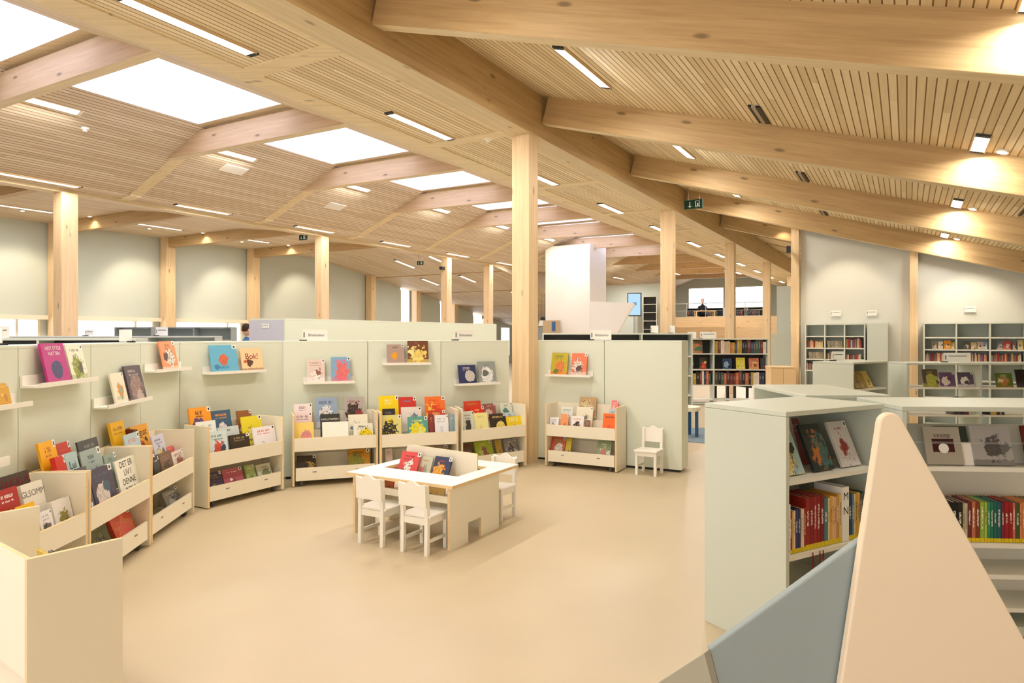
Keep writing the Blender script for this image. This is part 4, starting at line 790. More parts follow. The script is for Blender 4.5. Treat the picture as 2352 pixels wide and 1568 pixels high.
for x, c, d in [(.30, (190, 96, 50), 'orange brown book lying under the table edge between the chairs'), (.79, (222, 186, 110), 'yellow tan book lying under the table edge by the end panel')]:
    x_, y_ = TW_(x, .085); book('picture_book', .2, .1, .012, c, c, (90, 60, 40), (.1, .3, 0), (x_, y_, .354), AV, .3, d)

def make_chair(label, x, y, rz_):
    """x, y is the middle of the back feet line, local +y is forward"""
    o = thing('child_chair', label, 'chair', (x, y, 0), rz_, 'small white children chairs')
    W, D = .245, .255; p = .03
    for sx in (-1, 1):
        xx = sx*(W/2-p/2)
        MB().prism([(-.005, 0), (p-.005, 0), (p, .27), (p-.012, .50), (-.022, .50), (0, .27)], xx-p/2, xx+p/2, 'x').build('leg', 'white', o, bevel=.002)
        MB().box(xx-p/2, xx+p/2, D-p, D, 0, .262).build('leg', 'white', o, bevel=.002)
        MB().box(xx-.008, xx+.008, p, D-p, .085, .108).build('stretcher', 'white', o)
        MB().box(xx-.011, xx+.011, p, D-p, .215, .262).build('apron', 'white', o)
    MB().box(-W/2+p, W/2-p, .006, .022, .215, .262).build('apron', 'white', o); MB().box(-W/2+p, W/2-p, D-.022, D-.006, .215, .262).build('apron', 'white', o)
    MB().prism([(-W/2-.012, D+.02), (-W/2-.012, .012), (W/2+.012, .012), (W/2+.012, D+.02)], .263, .282, 'z').build('seat', 'white', o, bevel=.005)
    n = 24; tp = [(-W/2+.001+(W-.002)*i/n, .505+.022*(math.exp(-((i/n-.5)/.19)**2))+(.006*math.cos(4*math.pi*i/n))) for i in range(n+1)]
    MB().prism([(-W/2+.001, .345), (W/2-.001, .345)]+list(reversed(tp)), -.012, .004).build('backrest', 'white', o, rot=(.05, 0, 0), loc=(0, .008, .002))
    return o
make_chair('small white chair tucked under the table, at the corner away from the end panel', -1.06, 5.11, AV)
make_chair('small white chair tucked under the table, beside the notched end panel', -.705, 4.905, AV)
x_, y_ = TW_(.80, 1.12); make_chair('small white chair on the far side of the table, mostly hidden', x_, y_, AV+math.pi)
make_chair('small white chair standing alone against the bare sage bookcase', 1.62, 7.855, AV+math.pi)

# ------------------------------------------------------------------ open bookcases
def case(label, a, ang, W, D, H, bays, shelves, m='metal', inner='case_in', back=None, group=None, base=.06, top=True, backz=None, name='bookcase', mid=False):
    o = thing(name, label, 'bookcase', (a[0], a[1], 0), ang, group); T = .024; bw = (W-T)/bays
    for x in (0, W-T): MB().box(x, x+T, 0, D, 0, H-.026).build('side_panel', m, o, bevel=.002)
    for k in range(1, bays): MB().box(k*bw, k*bw+T, .004, D-.004, base, H-.026).build('divider', m, o)
    if top: MB().box(0, W, 0, D, H-.025, H).build('top_panel', m, o, bevel=.003)
    MB().box(T, W-T, .02, D-.02, .01, base).build('plinth', m, o)
    for k in range(bays):
        for z in shelves: MB().box(k*bw+T+.001, (k+1)*bw-.001, .008, D-.008 if not mid else D/2-.01, z-.022, z).build('shelf', 'shelfwhite', o)
    if back is not None:
        y = D/2 if mid else D-.015
        z0, z1 = backz or (base, H-.026)
        MB().box(T+.001, W-T-.001, y, y+.012, z0, z1).build('back_panel', back, o)
    return o
# near double-sided case with end panel facing the camera
R1 = (1.325, 3.30); A1 = math.radians(30); W1 = .80
case('waist-high pale steel bookcase, its plain end panel towards the camera', R1, A1, W1, .53, 1.2, 1, [.86, .49, .2], 'sage_dark', back='shelfwhite', mid=False, backz=(.06, 1.17))
def rw(x, y): c, s_ = math.cos(A1), math.sin(A1); return (R1[0]+c*x-s_*y, R1[1]+s_*x+c*y)
for x, w, h, c, d in [(.155, .165, .245, ((176, 206, 206), (240, 220, 150), (60, 60, 60), .3, .3), 'pale blue book with blonde girl on the near steel bookcase'), (.395, .165, .25, ((44, 54, 52), (60, 110, 110), (200, 120, 60), .36, .8), 'dark green dragon book on the near steel bookcase'), (.625, .16, .25, ((214, 210, 208), (220, 216, 214), (150, 50, 50), .3, .8), 'white and red patterned book on the near steel bookcase')]:
    x_, y_ = rw(x, .07); q = book('display_book', w, h, .014, c[0], c[1], c[2], (c[3], c[4], 0), (x_, y_, .862), A1, .42, d)
x_, y_ = rw(.32, .20); book('display_book', .13, .29, .014, (206, 196, 190), (220, 150, 150), (110, 130, 90), (.34, .6, 0), (x_, y_, .862), A1, .28, 'pink and white book standing behind the blonde girl book')
x_, y_ = rw(.43, .215); book('display_book', .08, .255, .02, (140, 66, 62), (150, 70, 66), (190, 150, 130), (.1, .1, 1), (x_, y_, .862), A1, .3, 'red brown book standing behind the dragon book')
SP1 = [(.022, .21, (150, 60, 40)), (.012, .205, (240, 190, 120)), (.012, .21, (240, 220, 180)), (.02, .215, (60, 60, 110)), (.02, .215, (50, 56, 100)), (.012, .215, (230, 200, 150)), (.014, .21, (236, 220, 200)), (.014, .215, (160, 50, 40)), (.03, .262, (150, 40, 34)), (.03, .262, (138, 30, 30)), (.026, .262, (156, 36, 34)), (.028, .262, (140, 28, 30)), (.03, .262, (128, 24, 28)), (.03, .245, (84, 120, 126)), (.014, .24, (222, 214, 190)), (.022, .25, (226, 170, 70)), (.014, .245, (240, 200, 130)), (.02, .24, (226, 180, 150)), (.022, .25, (200, 150, 60)), (.02, .25, (226, 196, 140))]
SP1B = [(.03, .24, (36, 58, 90)), (.016, .24, (84, 124, 150)), (.014, .235, (220, 206, 160)), (.018, .24, (210, 160, 60)), (.02, .24, (216, 180, 80)), (.02, .23, (120, 70, 50)), (.024, .24, (60, 90, 80))]
CN = lambda c: ('black' if max(c) < 62 else 'white' if min(c) > 205 else 'grey' if max(c)-min(c) < 26 else 'navy' if c[2] > c[0]+20 and max(c) < 125 else 'blue' if c[2] > c[0]+12 and c[2] >= c[1] else 'teal' if c[1] >= c[0] and c[2] > c[0]+8 else 'green' if c[1] > c[0]+8 else 'yellow' if c[0] > 190 and c[1] > 170 and c[2] < 130 else 'cream' if min(c) > 130 and c[0] > 215 else 'orange' if c[0] > 190 and c[1] > 110 else 'brown' if c[0] < 150 and c[1] > 55 else 'red')
def spines(lst, pos, rz_, x, y, z, where, group, depth=.16, tape=1, start=0):
    for k, (th, h, c) in enumerate(lst):
        px, py = pos(x+th/2, y)
        lum = sum(c)/3; c3 = (244, 240, 230) if lum < 140 else (70, 60, 50)
        book('book', depth, h, th-.002, c, c, c3, (tape, .85 if th < .04 else .3, 0), (px, py, z), rz_, 0, '%s spine, %s book %s' % (CN(c), ORD[k+start], where), group, True, mat_='spine')
        x += th
    return x
x = spines(SP1, rw, A1, .062, .03, .492, 'from the Lindgren divider on the near bookcase', 'spines on the near steel bookcase')
def divider(label, pos, x, y, z, rz_, w, h, letters, size, vertical):
    px, py = pos(x+w/2, y); o = thing('shelf_divider', label, 'shelf divider', (px, py, z), rz_)
    MB().box(-w/2, w/2, 0, .003, 0, h).build('face', 'card', o); MB().box(-w/2, -w/2+.003, .003, .17, 0, h).build('side_plate', 'card', o); MB().box(w/2-.003, w/2, .003, .17, 0, h).build('side_plate', 'card', o)
    for k, ch in enumerate(letters): text('letter', ch, size, o, (0, -.001, vertical[0]-vertical[1]*k), 'ink')
divider('white divider with big letters M and N among the spines', rw, x+.002, .025, .492, A1, .052, .285, 'MN', .058, (.235, .075))
divider('narrow white divider lettered Lindgren at the bookcase side', rw, .03, .02, .492, A1, .028, .25, 'LINDGREN', .022, (.225, .029))
spines(SP1B, rw, A1, x+.058, .03, .492, 'after the divider lettered M and N', 'spines on the near steel bookcase')
rb = thing('ribbon_bookmark', 'dark red ribbon bookmarks hanging over the shelf edge', 'bookmark', (*rw(.215, .0), .49), A1)
for k, (dx, L_) in enumerate([(-.02, .085), (.035, .08), (.06, .05)]): MB().prism([(dx, 0), (dx+.006, .0), (dx+.01, -L_*.5), (dx+.004, -L_), (dx-.003, -L_), (dx+.002, -L_*.5)], -.0024, -.0008).build('ribbon_tail', 'ribbon', rb)
# second and third cases behind
case('waist-high pale steel bookcase behind the near one, empty side in shade', (1.82, 5.15), math.radians(-90), .92, .53, 1.2, 1, [.86, .49], 'sage_dark', back='case_in')
A3 = math.radians(36.9); R3 = (4.4, 8.8)
case('pale steel bookcase with yellow books, beyond the second one', R3, A3, .95, .55, 1.22, 1, [.86, .49], 'sage_dark', back='case_in')
for k, (x, c, d) in enumerate([(.13, (236, 214, 40), 'bright yellow book'), (.31, (150, 130, 80), 'brown patterned book'), (.47, (176, 150, 70), 'dark gold book'), (.64, (226, 200, 110), 'pale yellow book')]):
    px = R3[0]+.8*x-.6*.08; py = R3[1]+.6*x+.8*.08; book('display_book', .15, .24, .014, c, c, (90, 70, 50), (.2, .4, 0), (px, py, .862), A3, .45, d+' on the case beyond the second one')
# fourth: long open case
R4 = (5.32, 9.2); A4 = math.radians(-3)
case('long low open bookcase in front of the shelving wall', R4, A4, 2.9, .5, 1.2, 3, [.87, .5], 'sage_dark', None)
p4 = lambda x, y: (R4[0]+math.cos(A4)*x-math.sin(A4)*y, R4[1]+math.sin(A4)*x+math.cos(A4)*y)
for k, (x, w, h, c, d) in enumerate([(.36, .2, .24, ((96, 84, 70), (190, 190, 90), (170, 180, 90), .34, .3), 'brown and lime book'), (.58, .2, .2, ((110, 84, 120), (246, 232, 226), (90, 70, 100), .3, .2), 'purple book with bright glow'), (.82, .2, .2, ((96, 84, 110), (250, 246, 246), (80, 70, 90), .3, .2), 'mauve book with white glow'), (1.32, .22, .19, ((90, 120, 50), (190, 120, 60), (230, 220, 180), .3, .5), 'green book with orange picture'), (1.62, .28, .24, ((36, 32, 32), (90, 76, 80), (60, 50, 60), .2, .3), 'black book turned sideways'), (1.76, .2, .14, ((220, 220, 190), (150, 190, 190), (200, 190, 140), .3, .5), 'pale book in front of the black one')]):
    px, py = p4(x, .06 if k != 5 else .03); book('display_book', w, h, .014, c[0], c[1], c[2], (c[3], c[4], 0), (px, py, .872), A4, .25, d+' on the long open bookcase')
spines([(R.uniform(.014, .03), R.uniform(.17, .24), R.choice([(70, 66, 64), (110, 60, 56), (60, 60, 80), (200, 196, 186), (96, 84, 70)])) for _ in range(10)], p4, A4, .62, .04, .502, 'on the lower shelf of the long open bookcase', 'spines on the long open bookcase', tape=0)
spines([(R.uniform(.014, .03), R.uniform(.17, .24), R.choice([(50, 50, 54), (60, 56, 56), (170, 150, 90), (200, 170, 80), (60, 60, 80)])) for _ in range(9)], p4, A4, 1.1, .04, .502, 'in the second bay of the long open bookcase', 'spines on the long open bookcase', tape=0)
x_, y_ = p4(.8, .25); sign('wide white sign standing on the long open bookcase', x_, y_, 1.2, A4, .36, .13, '', 0, 1)
x_, y_ = R3[0]+.1, R3[1]+.62; sign('small white sign standing on the case with yellow books', x_, y_, 1.22, A3-.6, .17, .13, '', 0, 1)
# fifth: near case beside the cream screen
R5 = (2.035, 3.56); A5 = math.radians(-4); W5 = .98
o5 = case('near open bookcase with face-out books behind the cream pointed screen', R5, A5, W5, .55, 1.2, 1, [.885, .49, .33, .16], 'sage_dark', 'cream', backz=(.06, .84), back='cream', mid=True)
p5 = lambda x, y: (R5[0]+math.cos(A5)*x-math.sin(A5)*y, R5[1]+math.sin(A5)*x+math.cos(A5)*y)
MB().prism([(.13, .887), (.15, .887), (.27, 1.075), (.255, 1.08)], .03, W5-.03, 'x').build('display_slope', 'shelfwhite', o5)
MB().box(.03, W5-.03, .045, .05, 1.0, 1.012).build('guard_rail', 'acrylic', o5)
for x, yy, w, h, c, d in [(.245, .045, .185, .20, ((172, 166, 152), (70, 40, 40), (90, 46, 44), .0, .0), 'grey book with photo of a white figure, on the near open bookcase'), (.305, .072, .17, .20, ((50, 64, 56), (46, 60, 52), (60, 70, 60), .0, .0), 'dark green book behind the grey photo book'), (.492, .045, .2, .205, ((170, 168, 166), (84, 82, 82), (110, 108, 108), .26, .5), 'silver grey book with dark blot picture'), (.735, .045, .16, .21, ((96, 30, 32), (90, 26, 30), (140, 60, 60), .1, .1), 'dark red book past the silver grey one')]:
    px, py = p5(x, yy); q = book('display_book', w, h, .014, c[0], c[1], c[2], (c[3], c[4], 2.0), (px, py, .887), A5, .30, d)
    if 'photo' in d and 'behind' not in d:
        MB().box(-.055, .055, -.001, -.0002, .065, .135).build('cover_photo', 'ribbon_dark', q); text('title', 'KRSØJE', .026, q, (0, -.0012, .15), 'ribbon_dark')
        MB().cyl((0, .085), .026, -.0018, -.0011, 'y', 16).build('photo_figure', 'inkwhite', q); 
px, py = p5(.366, .055); o = thing('acrylic_stand', 'bright clear acrylic stand between the grey and silver books', 'display stand', (px, py, .887), A5)
MB().prism([(-.028, 0), (.028, 0), (.028, .12), (-.028, .12)], 0, .003).build('stand_plate', 'card', o, rot=(-.3, 0, 0))
SP5 = [(.034, .215, (190, 182, 160)), (.03, .205, (34, 30, 30)), (.03, .205, (32, 30, 32)), (.026, .205, (44, 40, 36)), (.01, .2, (190, 180, 120)), (.014, .2, (206, 196, 176)), (.02, .21, (110, 50, 48)), (.02, .21, (190, 112, 84)), (.022, .21, (132, 62, 36)), (.022, .208, (150, 180, 70)), (.014, .208, (170, 196, 80)), (.016, .208, (60, 140, 100)), (.016, .208, (40, 120, 96)), (.016, .208, (36, 104, 92)), (.022, .21, (44, 90, 96)), (.016, .205, (120, 40, 70)), (.022, .21, (160, 30, 36)), (.018, .21, (150, 34, 36)), (.014, .205, (210, 110, 90)), (.022, .205, (70, 84, 44)), (.01, .205, (226, 150, 110)), (.02, .21, (214, 130, 70)), (.018, .21, (216, 150, 60)), (.02, .21, (190, 110, 50)), (.024, .21, (80, 110, 60)), (.02, .21, (150, 60, 50))]
spines(SP5, p5, A5, .20, .03, .492, 'on the near open bookcase', 'spines on the near open bookcase', .15)
# pointed folding screen in the foreground
fs = thing('pointed_screen', 'folding children screen of pointed cream and blue panels in the near corner', 'screen', (.95, 1.5, 0), 0)
def panel(name, m, P, Q, poly, th=.022):
    """upright panel whose base line runs P -> Q; poly = (distance along, height)"""
    dx, dy = Q[0]-P[0], Q[1]-P[1]; L = math.hypot(dx, dy)
    o = MB().prism(poly, 0, th, 'y').build(name, m, fs, (P[0]-.95, P[1]-1.5, 0), (0, 0, math.atan2(dy, dx)), bevel=.004); return o
tipc, tz, r = .834, 1.374, .026
arc = [(tipc+r*math.cos(q), tz+r*math.sin(q)) for q in [math.radians(29+k*(180-29-8)/8) for k in range(9)]]
panel('cream_panel', 'screen', (0, 1.5), (1, 1.5), [(.602, 0), (1.62, 0), (1.62, .02)]+arc)
panel('blue_panel', 'screen_blue', (0, 1.53), (1, 1.53), [(.665, 0), (1.0, 0), (.90, 1.0), (.86, 1.169), (.443, .867)])
g = MB(); A_, B_, D_, E_ = (.443, 1.53, .867), (.665, 1.53, 0), (.30, 1.80, .60), (.42, 1.80, 0)
g.quad([A_, B_, D_]).quad([D_, B_, E_]); g.v = [(p[0]-.95, p[1]-1.5, p[2]) for p in g.v]
o = g.build('grey_panel', 'screen_grey', fs); sd = o.modifiers.new('thick', 'SOLIDIFY'); sd.thickness = .02; sd.offset = 1

# ------------------------------------------------------------------ shelving behind
# mid bookcase with rows of books
RM = (3.35, 15.5); AM = math.radians(-2)
case('chest-high bookcase full of books seen past the bare sage bookcase', RM, AM, 2.45, .35, 1.5, 2, [1.16, .80, .45, .12], 'metal', None, back='dark', backz=(.43, 1.47), base=.04)  # dark back panel: shade behind the books put into its colour, for depth
pm = lambda x, y: (RM[0]+math.cos(AM)*x-math.sin(AM)*y, RM[1]+math.sin(AM)*x+math.cos(AM)*y)
PAL = [(120, 46, 40), (60, 52, 50), (50, 66, 100), (190, 110, 80), (90, 80, 70), (40, 40, 44), (200, 180, 150), (110, 60, 50), (60, 90, 80), (180, 150, 60), (226, 216, 200), (84, 50, 60)]
for nm, x0, x1, z, g in [('on the top shelf, post side, of the chest-high bookcase', 1.25, 2.40, 1.162, 'spines on the chest-high bookcase'), ('on the third shelf of the chest-high bookcase', 1.25, 2.40, .452, 'spines on the chest-high bookcase'), ('on the third shelf of the far bay of the chest-high bookcase', .45, 1.20, .452, 'spines on the chest-high bookcase')]:
    L_ = []; x = x0
    while x < x1-.05 and len(L_) < 26: t_ = R.uniform(.045, .08); L_.append((t_, R.uniform(.24, .31), R.choice(PAL))); x += t_
    spines(L_, pm, AM, x0, .04, z, nm, g, .18, 0)
for x, z, w, h, c, d in [(.78, 1.162, .42, .29, ((120, 90, 80), (200, 130, 80), (70, 110, 80), .4, .6), 'wide brown landscape book on the top shelf of the chest-high bookcase'), (.72, .802, .16, .26, ((60, 60, 50), (200, 206, 160), (40, 40, 40), .3, .5), 'black and white panda book on the chest-high bookcase'), (1.0, .802, .16, .27, ((60, 60, 50), (200, 60, 40), (220, 180, 120), .3, .2), 'red figure book on the chest-high bookcase'), (1.55, .802, .2, .24, ((44, 70, 110), (150, 180, 200), (30, 40, 60), .3, .4), 'navy and pale blue book on the chest-high bookcase'), (1.85, .802, .2, .26, ((226, 210, 80), (236, 220, 120), (160, 160, 60), .2, .3), 'yellow book on the chest-high bookcase'), (2.15, .802, .22, .25, ((200, 120, 90), (230, 180, 120), (140, 60, 50), .3, .5), 'salmon pink book on the chest-high bookcase'), (2.35, .802, .1, .25, ((70, 70, 76), (60, 60, 60), (120, 60, 50), .3, .5), 'dark grey book at the end of the chest-high bookcase')]:
    px, py = pm(x, .09); book('display_book', w, h, .02, c[0], c[1], c[2], (c[3], c[4], 1), (px, py, z), AM, .12, d)
for x, d in [(.75, 'blank white sign on the chest-high bookcase'), (1.12, 'printed white sign on the chest-high bookcase beside the blank one')]:
    px, py = pm(x, .1); sign(d, px, py, 1.5, AM, .2 if x < 1 else .36, .15, '', 0, 0 if x < 1 else 1)
# low cases whose tops show over the bare sage bookcase
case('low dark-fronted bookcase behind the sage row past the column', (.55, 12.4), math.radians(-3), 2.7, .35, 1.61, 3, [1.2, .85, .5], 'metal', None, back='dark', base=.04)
for x, d in [(2.62, 'small pale sign above the dark-fronted bookcase'), (2.95, 'narrow pale sign above the dark-fronted bookcase')]: sign(d, x, 12.55, 1.61, 0, .14 if x < 2.7 else .09, .14, '', 0, 0)
# wall shelving on the gable wall
def wall_case(label, s, t, W, bays, shelves):
    return case(label, B(s, t), AV, W, .33, 1.79, bays, shelves, 'metal', None, back='case_in', base=.04)
K1 = (-1.68, 1.0); K2 = (.28, 1.62)
wall_case('narrow pale wall bookcase beside the open end of the wall', 13.95, -1.66, 1.02, 3, [1.56, 1.34, 1.13, .92, .6, .3])
wall_case('wide pale wall bookcase with three bays on the shelving wall', 13.95, .26, 1.45, 3, [1.54, 1.33, 1.12, .8, .5])
for d, t, w, m in [('tall plain pale cabinet at the end of the narrow wall bookcase', -.62, .34, 'metal'), ('tall plain blue grey cabinet at the end of the wide wall bookcase', 1.725, .17, 'bluecase')]:
    x, y = B(13.97, t); o = thing('cabinet', d, 'cabinet', (x, y, 0), AV)
    MB().box(0, w, .02, .3, .05, 1.8).build('carcass', m, o, bevel=.003); MB().box(.003, w-.003, 0, .018, .055, 1.79).build('door', m, o, bevel=.002); MB().box(.02, w-.02, .05, .28, 0, .05).build('plinth', 'dark', o)
pk = lambda t0: (lambda x, y: (B(13.95, t0)[0]+V[0]*x+U[0]*y, B(13.95, t0)[1]+V[1]*x+U[1]*y))
p1, p2 = pk(-1.66), pk(.26)
PAL2 = [(176, 70, 66), (220, 190, 160), (150, 60, 60), (226, 214, 200), (120, 110, 110), (206, 130, 110), (190, 150, 150), (150, 110, 140), (230, 200, 140), (90, 84, 84)]
stuff = MB()
def tiny(pos, x0, x1, z, hmax, y=.06):
    x = x0
    while x < x1-.035:
        th = R.uniform(.012, .026); h = hmax*R.uniform(.75, 1)
        a = [pos(x, y), pos(x+th-.002, y), pos(x+th-.002, y+.12), pos(x, y+.12)]; b = len(stuff.v)
        stuff.v += [(*p, z) for p in a]+[(*p, z+h) for p in a]; k = R.randrange(len(PAL2))
        for q in ((0, 1, 5, 4), (1, 2, 6, 5), (2, 3, 7, 6), (3, 0, 4, 7), (4, 5, 6, 7), (3, 2, 1, 0)): stuff.f.append(tuple(b+i for i in q)); stuff.mi.append(k)
        x += th
tiny(p1, .03, .33, 1.341, .14); tiny(p1, .36, .66, 1.131, .13); tiny(p1, .70, .98, 1.341, .19); tiny(p1, .03, .30, .921, .14); tiny(p1, .70, .98, 1.131, .1)
tiny(p2, .03, .48, 1.121, .15); tiny(p2, .50, .96, 1.121, .15); tiny(p2, .98, 1.42, 1.121, .15)
for k, c in enumerate(PAL2): M['tiny%d' % k] = mat('small book colour', c, .6, .2)
o = stuff.build('shelved_books', ['tiny%d' % k for k in range(len(PAL2))]); tag(o, 'rows of small paperback spines on the two wall bookcases', 'books', None, 'stuff')
for k in range(4):
    for pos, x0, z, w, nm in [(p1, .42, 1.341, .06, 'narrow'), (p1, .10, 1.131, .06, 'narrow low')]:
        px, py = pos(x0+k*.065, .08); c = [(220, 206, 180), (200, 186, 170), (226, 214, 190), (190, 170, 140)][k]
        book('display_book', w, .13, .01, c, c, (90, 70, 60), (.2, .4, 1), (px, py, z), AV+.5, .35, '%s leaning cream booklet on the %s bookcase%s' % (ORD[k], 'narrow', ' upper shelf' if z > 1.2 else ' lower shelf'), 'leaning booklets on the wall')
for k, (x, w, h, c) in enumerate([(.17, .08, .13, (150, 140, 130)), (.26, .07, .13, (236, 226, 210)), (.36, .1, .15, (226, 150, 40)), (.44, .05, .12, (210, 190, 120)), (.64, .09, .14, (90, 86, 84)), (.74, .08, .12, (220, 190, 140)), (.83, .08, .13, (200, 180, 170)), (.90, .06, .12, (150, 176, 206)), (1.10, .08, .14, (120, 130, 150)), (1.20, .11, .14, (200, 80, 80)), (1.30, .05, .12, (130, 110, 110)), (1.38, .07, .16, (226, 206, 150))]):
    px, py = p2(x, .06); book('display_book', w, h, .01, c, (230, 220, 200), (90, 60, 50), (.25, .5, 1), (px, py, 1.332), AV, .2, '%s %s cover on the middle shelf of the wide wall bookcase' % (ORD[k], CN(c)), 'covers on the wall bookcase')
for d, s, t, z in [('small pale sign on the wall above the narrow bookcase', 14.26, -1.15, 1.93), ('second small pale sign above the narrow bookcase, by the cabinet', 14.26, -.55, 1.93), ('framed white sign on the wall above the wide bookcase', 14.26, .96, 1.97)]:
    x, y = B(s, t); o = sign(d, x, y, z, AV, .17, .11, '', 0, 1, False)
# wooden box and green panels past the wall end
def wood_cab(label, x, y, W, D, H, rz_):
    o = thing('wooden_cabinet', label, 'cabinet', (x, y, 0), rz_)
    MB().box(0, W, .02, D, .05, H-.03).build('carcass', 'woodbox', o); MB().box(-.01, W+.01, 0, D+.01, H-.03, H).build('top_panel', 'woodbox', o)
    for a, c in ((0, W*.5-.002), (W*.5+.002, W)): MB().box(a, c, 0, .018, .055, H-.035).build('door', 'woodbox', o)
    MB().box(.03, W-.03, .04, D-.04, 0, .05).build('plinth', 'dark', o)
wood_cab('light oak veneer cabinet at the open end of the shelving wall', 4.84, 12.75, .44, .45, .985, math.radians(-8))
for d, s, t0, t1, z0, z1, m in [('pale mint tall panel beside the fourth timber column', 22.0, -3.55, -2.85, 0, 1.62, 'sage_dark'), ('high pale green glass screen before the fifth column', 23.8, -2.75, -1.75, 1.75, 3.3, 'wall'), ('pale green lift door panel under the glass screen', 23.5, -2.85, -2.05, 0, 1.6, 'greenpanel'), ('narrow mint panel above the tall panel', 22.6, -3.5, -3.1, 1.62, 3.1, 'wall')]:
    x, y = B(s, t0); o = thing('wall_panel', d, 'panel', (x, y, z0), AV); W = t1-t0
    MB().box(.03, W-.03, .0, .03, .03, z1-z0-.03).build('infill', m, o); f = MB(); f.box(0, W, -.005, .04, 0, .03).box(0, W, -.005, .04, z1-z0-.03, z1-z0).box(0, .03, -.005, .04, .03, z1-z0-.03).box(W-.03, W, -.005, .04, .03, z1-z0-.03).build('panel_frame', 'woodbox' if 'lift' in d or 'glass' in d else 'sage_dark', o)

# ------------------------------------------------------------------ tall case and low cases behind the curve
A_T = A30; RTc = (-2.90, 8.72)
o = thing('bookcase', 'taller pale bookcase rising behind the sage row, plain long back', 'bookcase', (RTc[0], RTc[1], 0), A_T)
TLn, TD, TH = 5.2, .68, 1.79
MB().box(0, TLn, 0, .02, .03, TH-.025).build('back_panel', 'sage', o); MB().box(0, TLn, 0, TD, TH-.024, TH).build('top_panel', 'sage', o); MB().box(0, .024, .021, TD, .03, TH-.025).build('end_panel', 'lilac', o); MB().box(TLn-.024, TLn, .021, TD, .03, TH-.025).build('end_panel', 'sage', o); MB().box(.05, TLn-.05, .05, TD-.05, 0, .03).build('plinth', 'dark', o)
for z in (.45, .9, 1.35): MB().box(.025, TLn-.025, .021, TD-.01, z, z+.02).build('shelf', 'shelfwhite', o)
x, y = RTc[0]-.866*.36-.003, RTc[1]+.5*.36-.006; sign('small framed notice on the lilac end of the taller bookcase', x, y, 1.66, A_T-math.pi/2, .15, .06, '', 0, 1, False)
# low cases near the windows
case('blue grey open bookcase near the low windows, beside the person', (-9.72, 18.6), math.radians(2), 2.05, .4, 1.80, 2, [1.45, 1.1, .75, .4], 'bluecase', back='bluecase', base=.04)
case('blue grey open bookcase near the low windows, narrow one', (-10.2, 17.5), math.radians(4), .93, .4, 1.79, 1, [1.4, 1.1, .75, .4], 'bluecase', back='bluecase', base=.04)
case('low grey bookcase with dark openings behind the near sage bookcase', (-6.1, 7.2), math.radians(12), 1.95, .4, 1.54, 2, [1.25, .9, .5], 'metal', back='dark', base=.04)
case('second low grey bookcase by the stout column', (-7.6, 10.2), math.radians(10), 3.0, .4, 1.56, 3, [1.25, .9, .5], 'metal', back='case_in', base=.04)
for d, x, y, z, w, h in [('white sign with text on the low grey bookcase at the window', -5.55, 7.42, 1.54, .16, .13), ('tiny white sign beside the stout timber column', -6.5, 10.5, 1.56, .13, .1), ('blue white sign on the second low bookcase', -5.5, 10.72, 1.56, .18, .14)]: sign(d, x, y, z, .1, w, h, '', 0, 1)

# ------------------------------------------------------------------ far end: stair core, steps, gallery
cs, ct = 22.15, -9.63
b = MB(); b.box(0, 1.75, 0, 1.5, 0, 4.8); o = b.build('wall_core', 'core', None, (*B(cs, ct-1.75), 0), (0, 0, AV)); struct(o)
downlight('bright spotlight at the top corner of the white stair core', cs-.3, ct-.3, 4.62, 60, 50, 'spotlight of the core', (cs+.05, ct-.45, 1.8))
P = B(21.7, -9.42); o = MB().prism([(0, 0), (.82, 0), (.87, 1.45), (1.57, 2.60), (1.53, 2.65), (0, 2.74)], 0, .12, 'y').build('wall_stair', 'core', None, (P[0], P[1], 0), (0, 0, AV)); struct(o)
x, y = B(21.6, -11.2); o = thing('side_cabinet', 'grey brown cabinet with blue screen beside the white core', 'cabinet', (x, y, 0), AV)
MB().box(0, .5, 0, .4, 0, 2.1).build('carcass', 'oak', o); MB().box(.36, .5, -.02, -.001, 1.72, 2.05).build('display', 'bluef', o); MB().box(.30, .5, -.02, -.001, 1.56, 1.62).build('shelf', 'shelfwhite', o)
tv = thing('display_screen', 'upright lit display screen on the far wall beside the bookshelf', 'screen', (*B(30.0, -10.82), 2.45), AV+.3)
MB().box(-.32, .32, -.04, .04, 0, 1.08).build('bezel', 'black', tv, bevel=.005); MB().box(-.275, .275, -.044, -.041, .05, 1.03).build('picture', 'screen_tv', tv); MB().box(-.08, .10, -.047, -.0445, .5, .64).build('screen_mark', 'bluef', tv); MB().box(-.05, .05, -.03, .03, -2.45, 0).build('stand_pole', 'chrome', tv)
case('narrow white bookshelf beside the lit display screen', B(30.0, -10.42), AV+.3, .62, .3, 3.36, 1, [3.0, 2.62, 2.24, 1.86, 1.5], 'shelfwhite', back='dark', base=.04)
st = thing('wooden_steps', 'broad wooden seating steps leading up to the gallery', 'steps', (*B(31.6, -12.4), 0), AV)
for k, (d0, z) in enumerate([(0, 1.05), (.9, 1.5), (1.8, 1.97)]): MB().box(0, 7.4, d0, d0+.9, 0, z).build('step', 'oak', st)
MB().box(0, 7.4, 2.7, 2.85, 0, 2.5).build('parapet', 'oak', st); MB().box(0, 7.4, 2.85, 8.7, 0, 2.1).build('deck', 'oak', st)
rl = thing('railing', 'slim steel railing along the gallery edge', 'railing', (*B(34.4, -10.6), 2.5), AV)
for k in range(6): MB().box(k*.95, k*.95+.03, 0, .03, .0, .66).build('post', 'chrome', rl)
MB().box(0, 4.78, 0, .04, .66, .70).build('rail', 'chrome', rl); MB().box(0, 4.78, .01, .02, .30, .32).build('rail', 'chrome', rl)
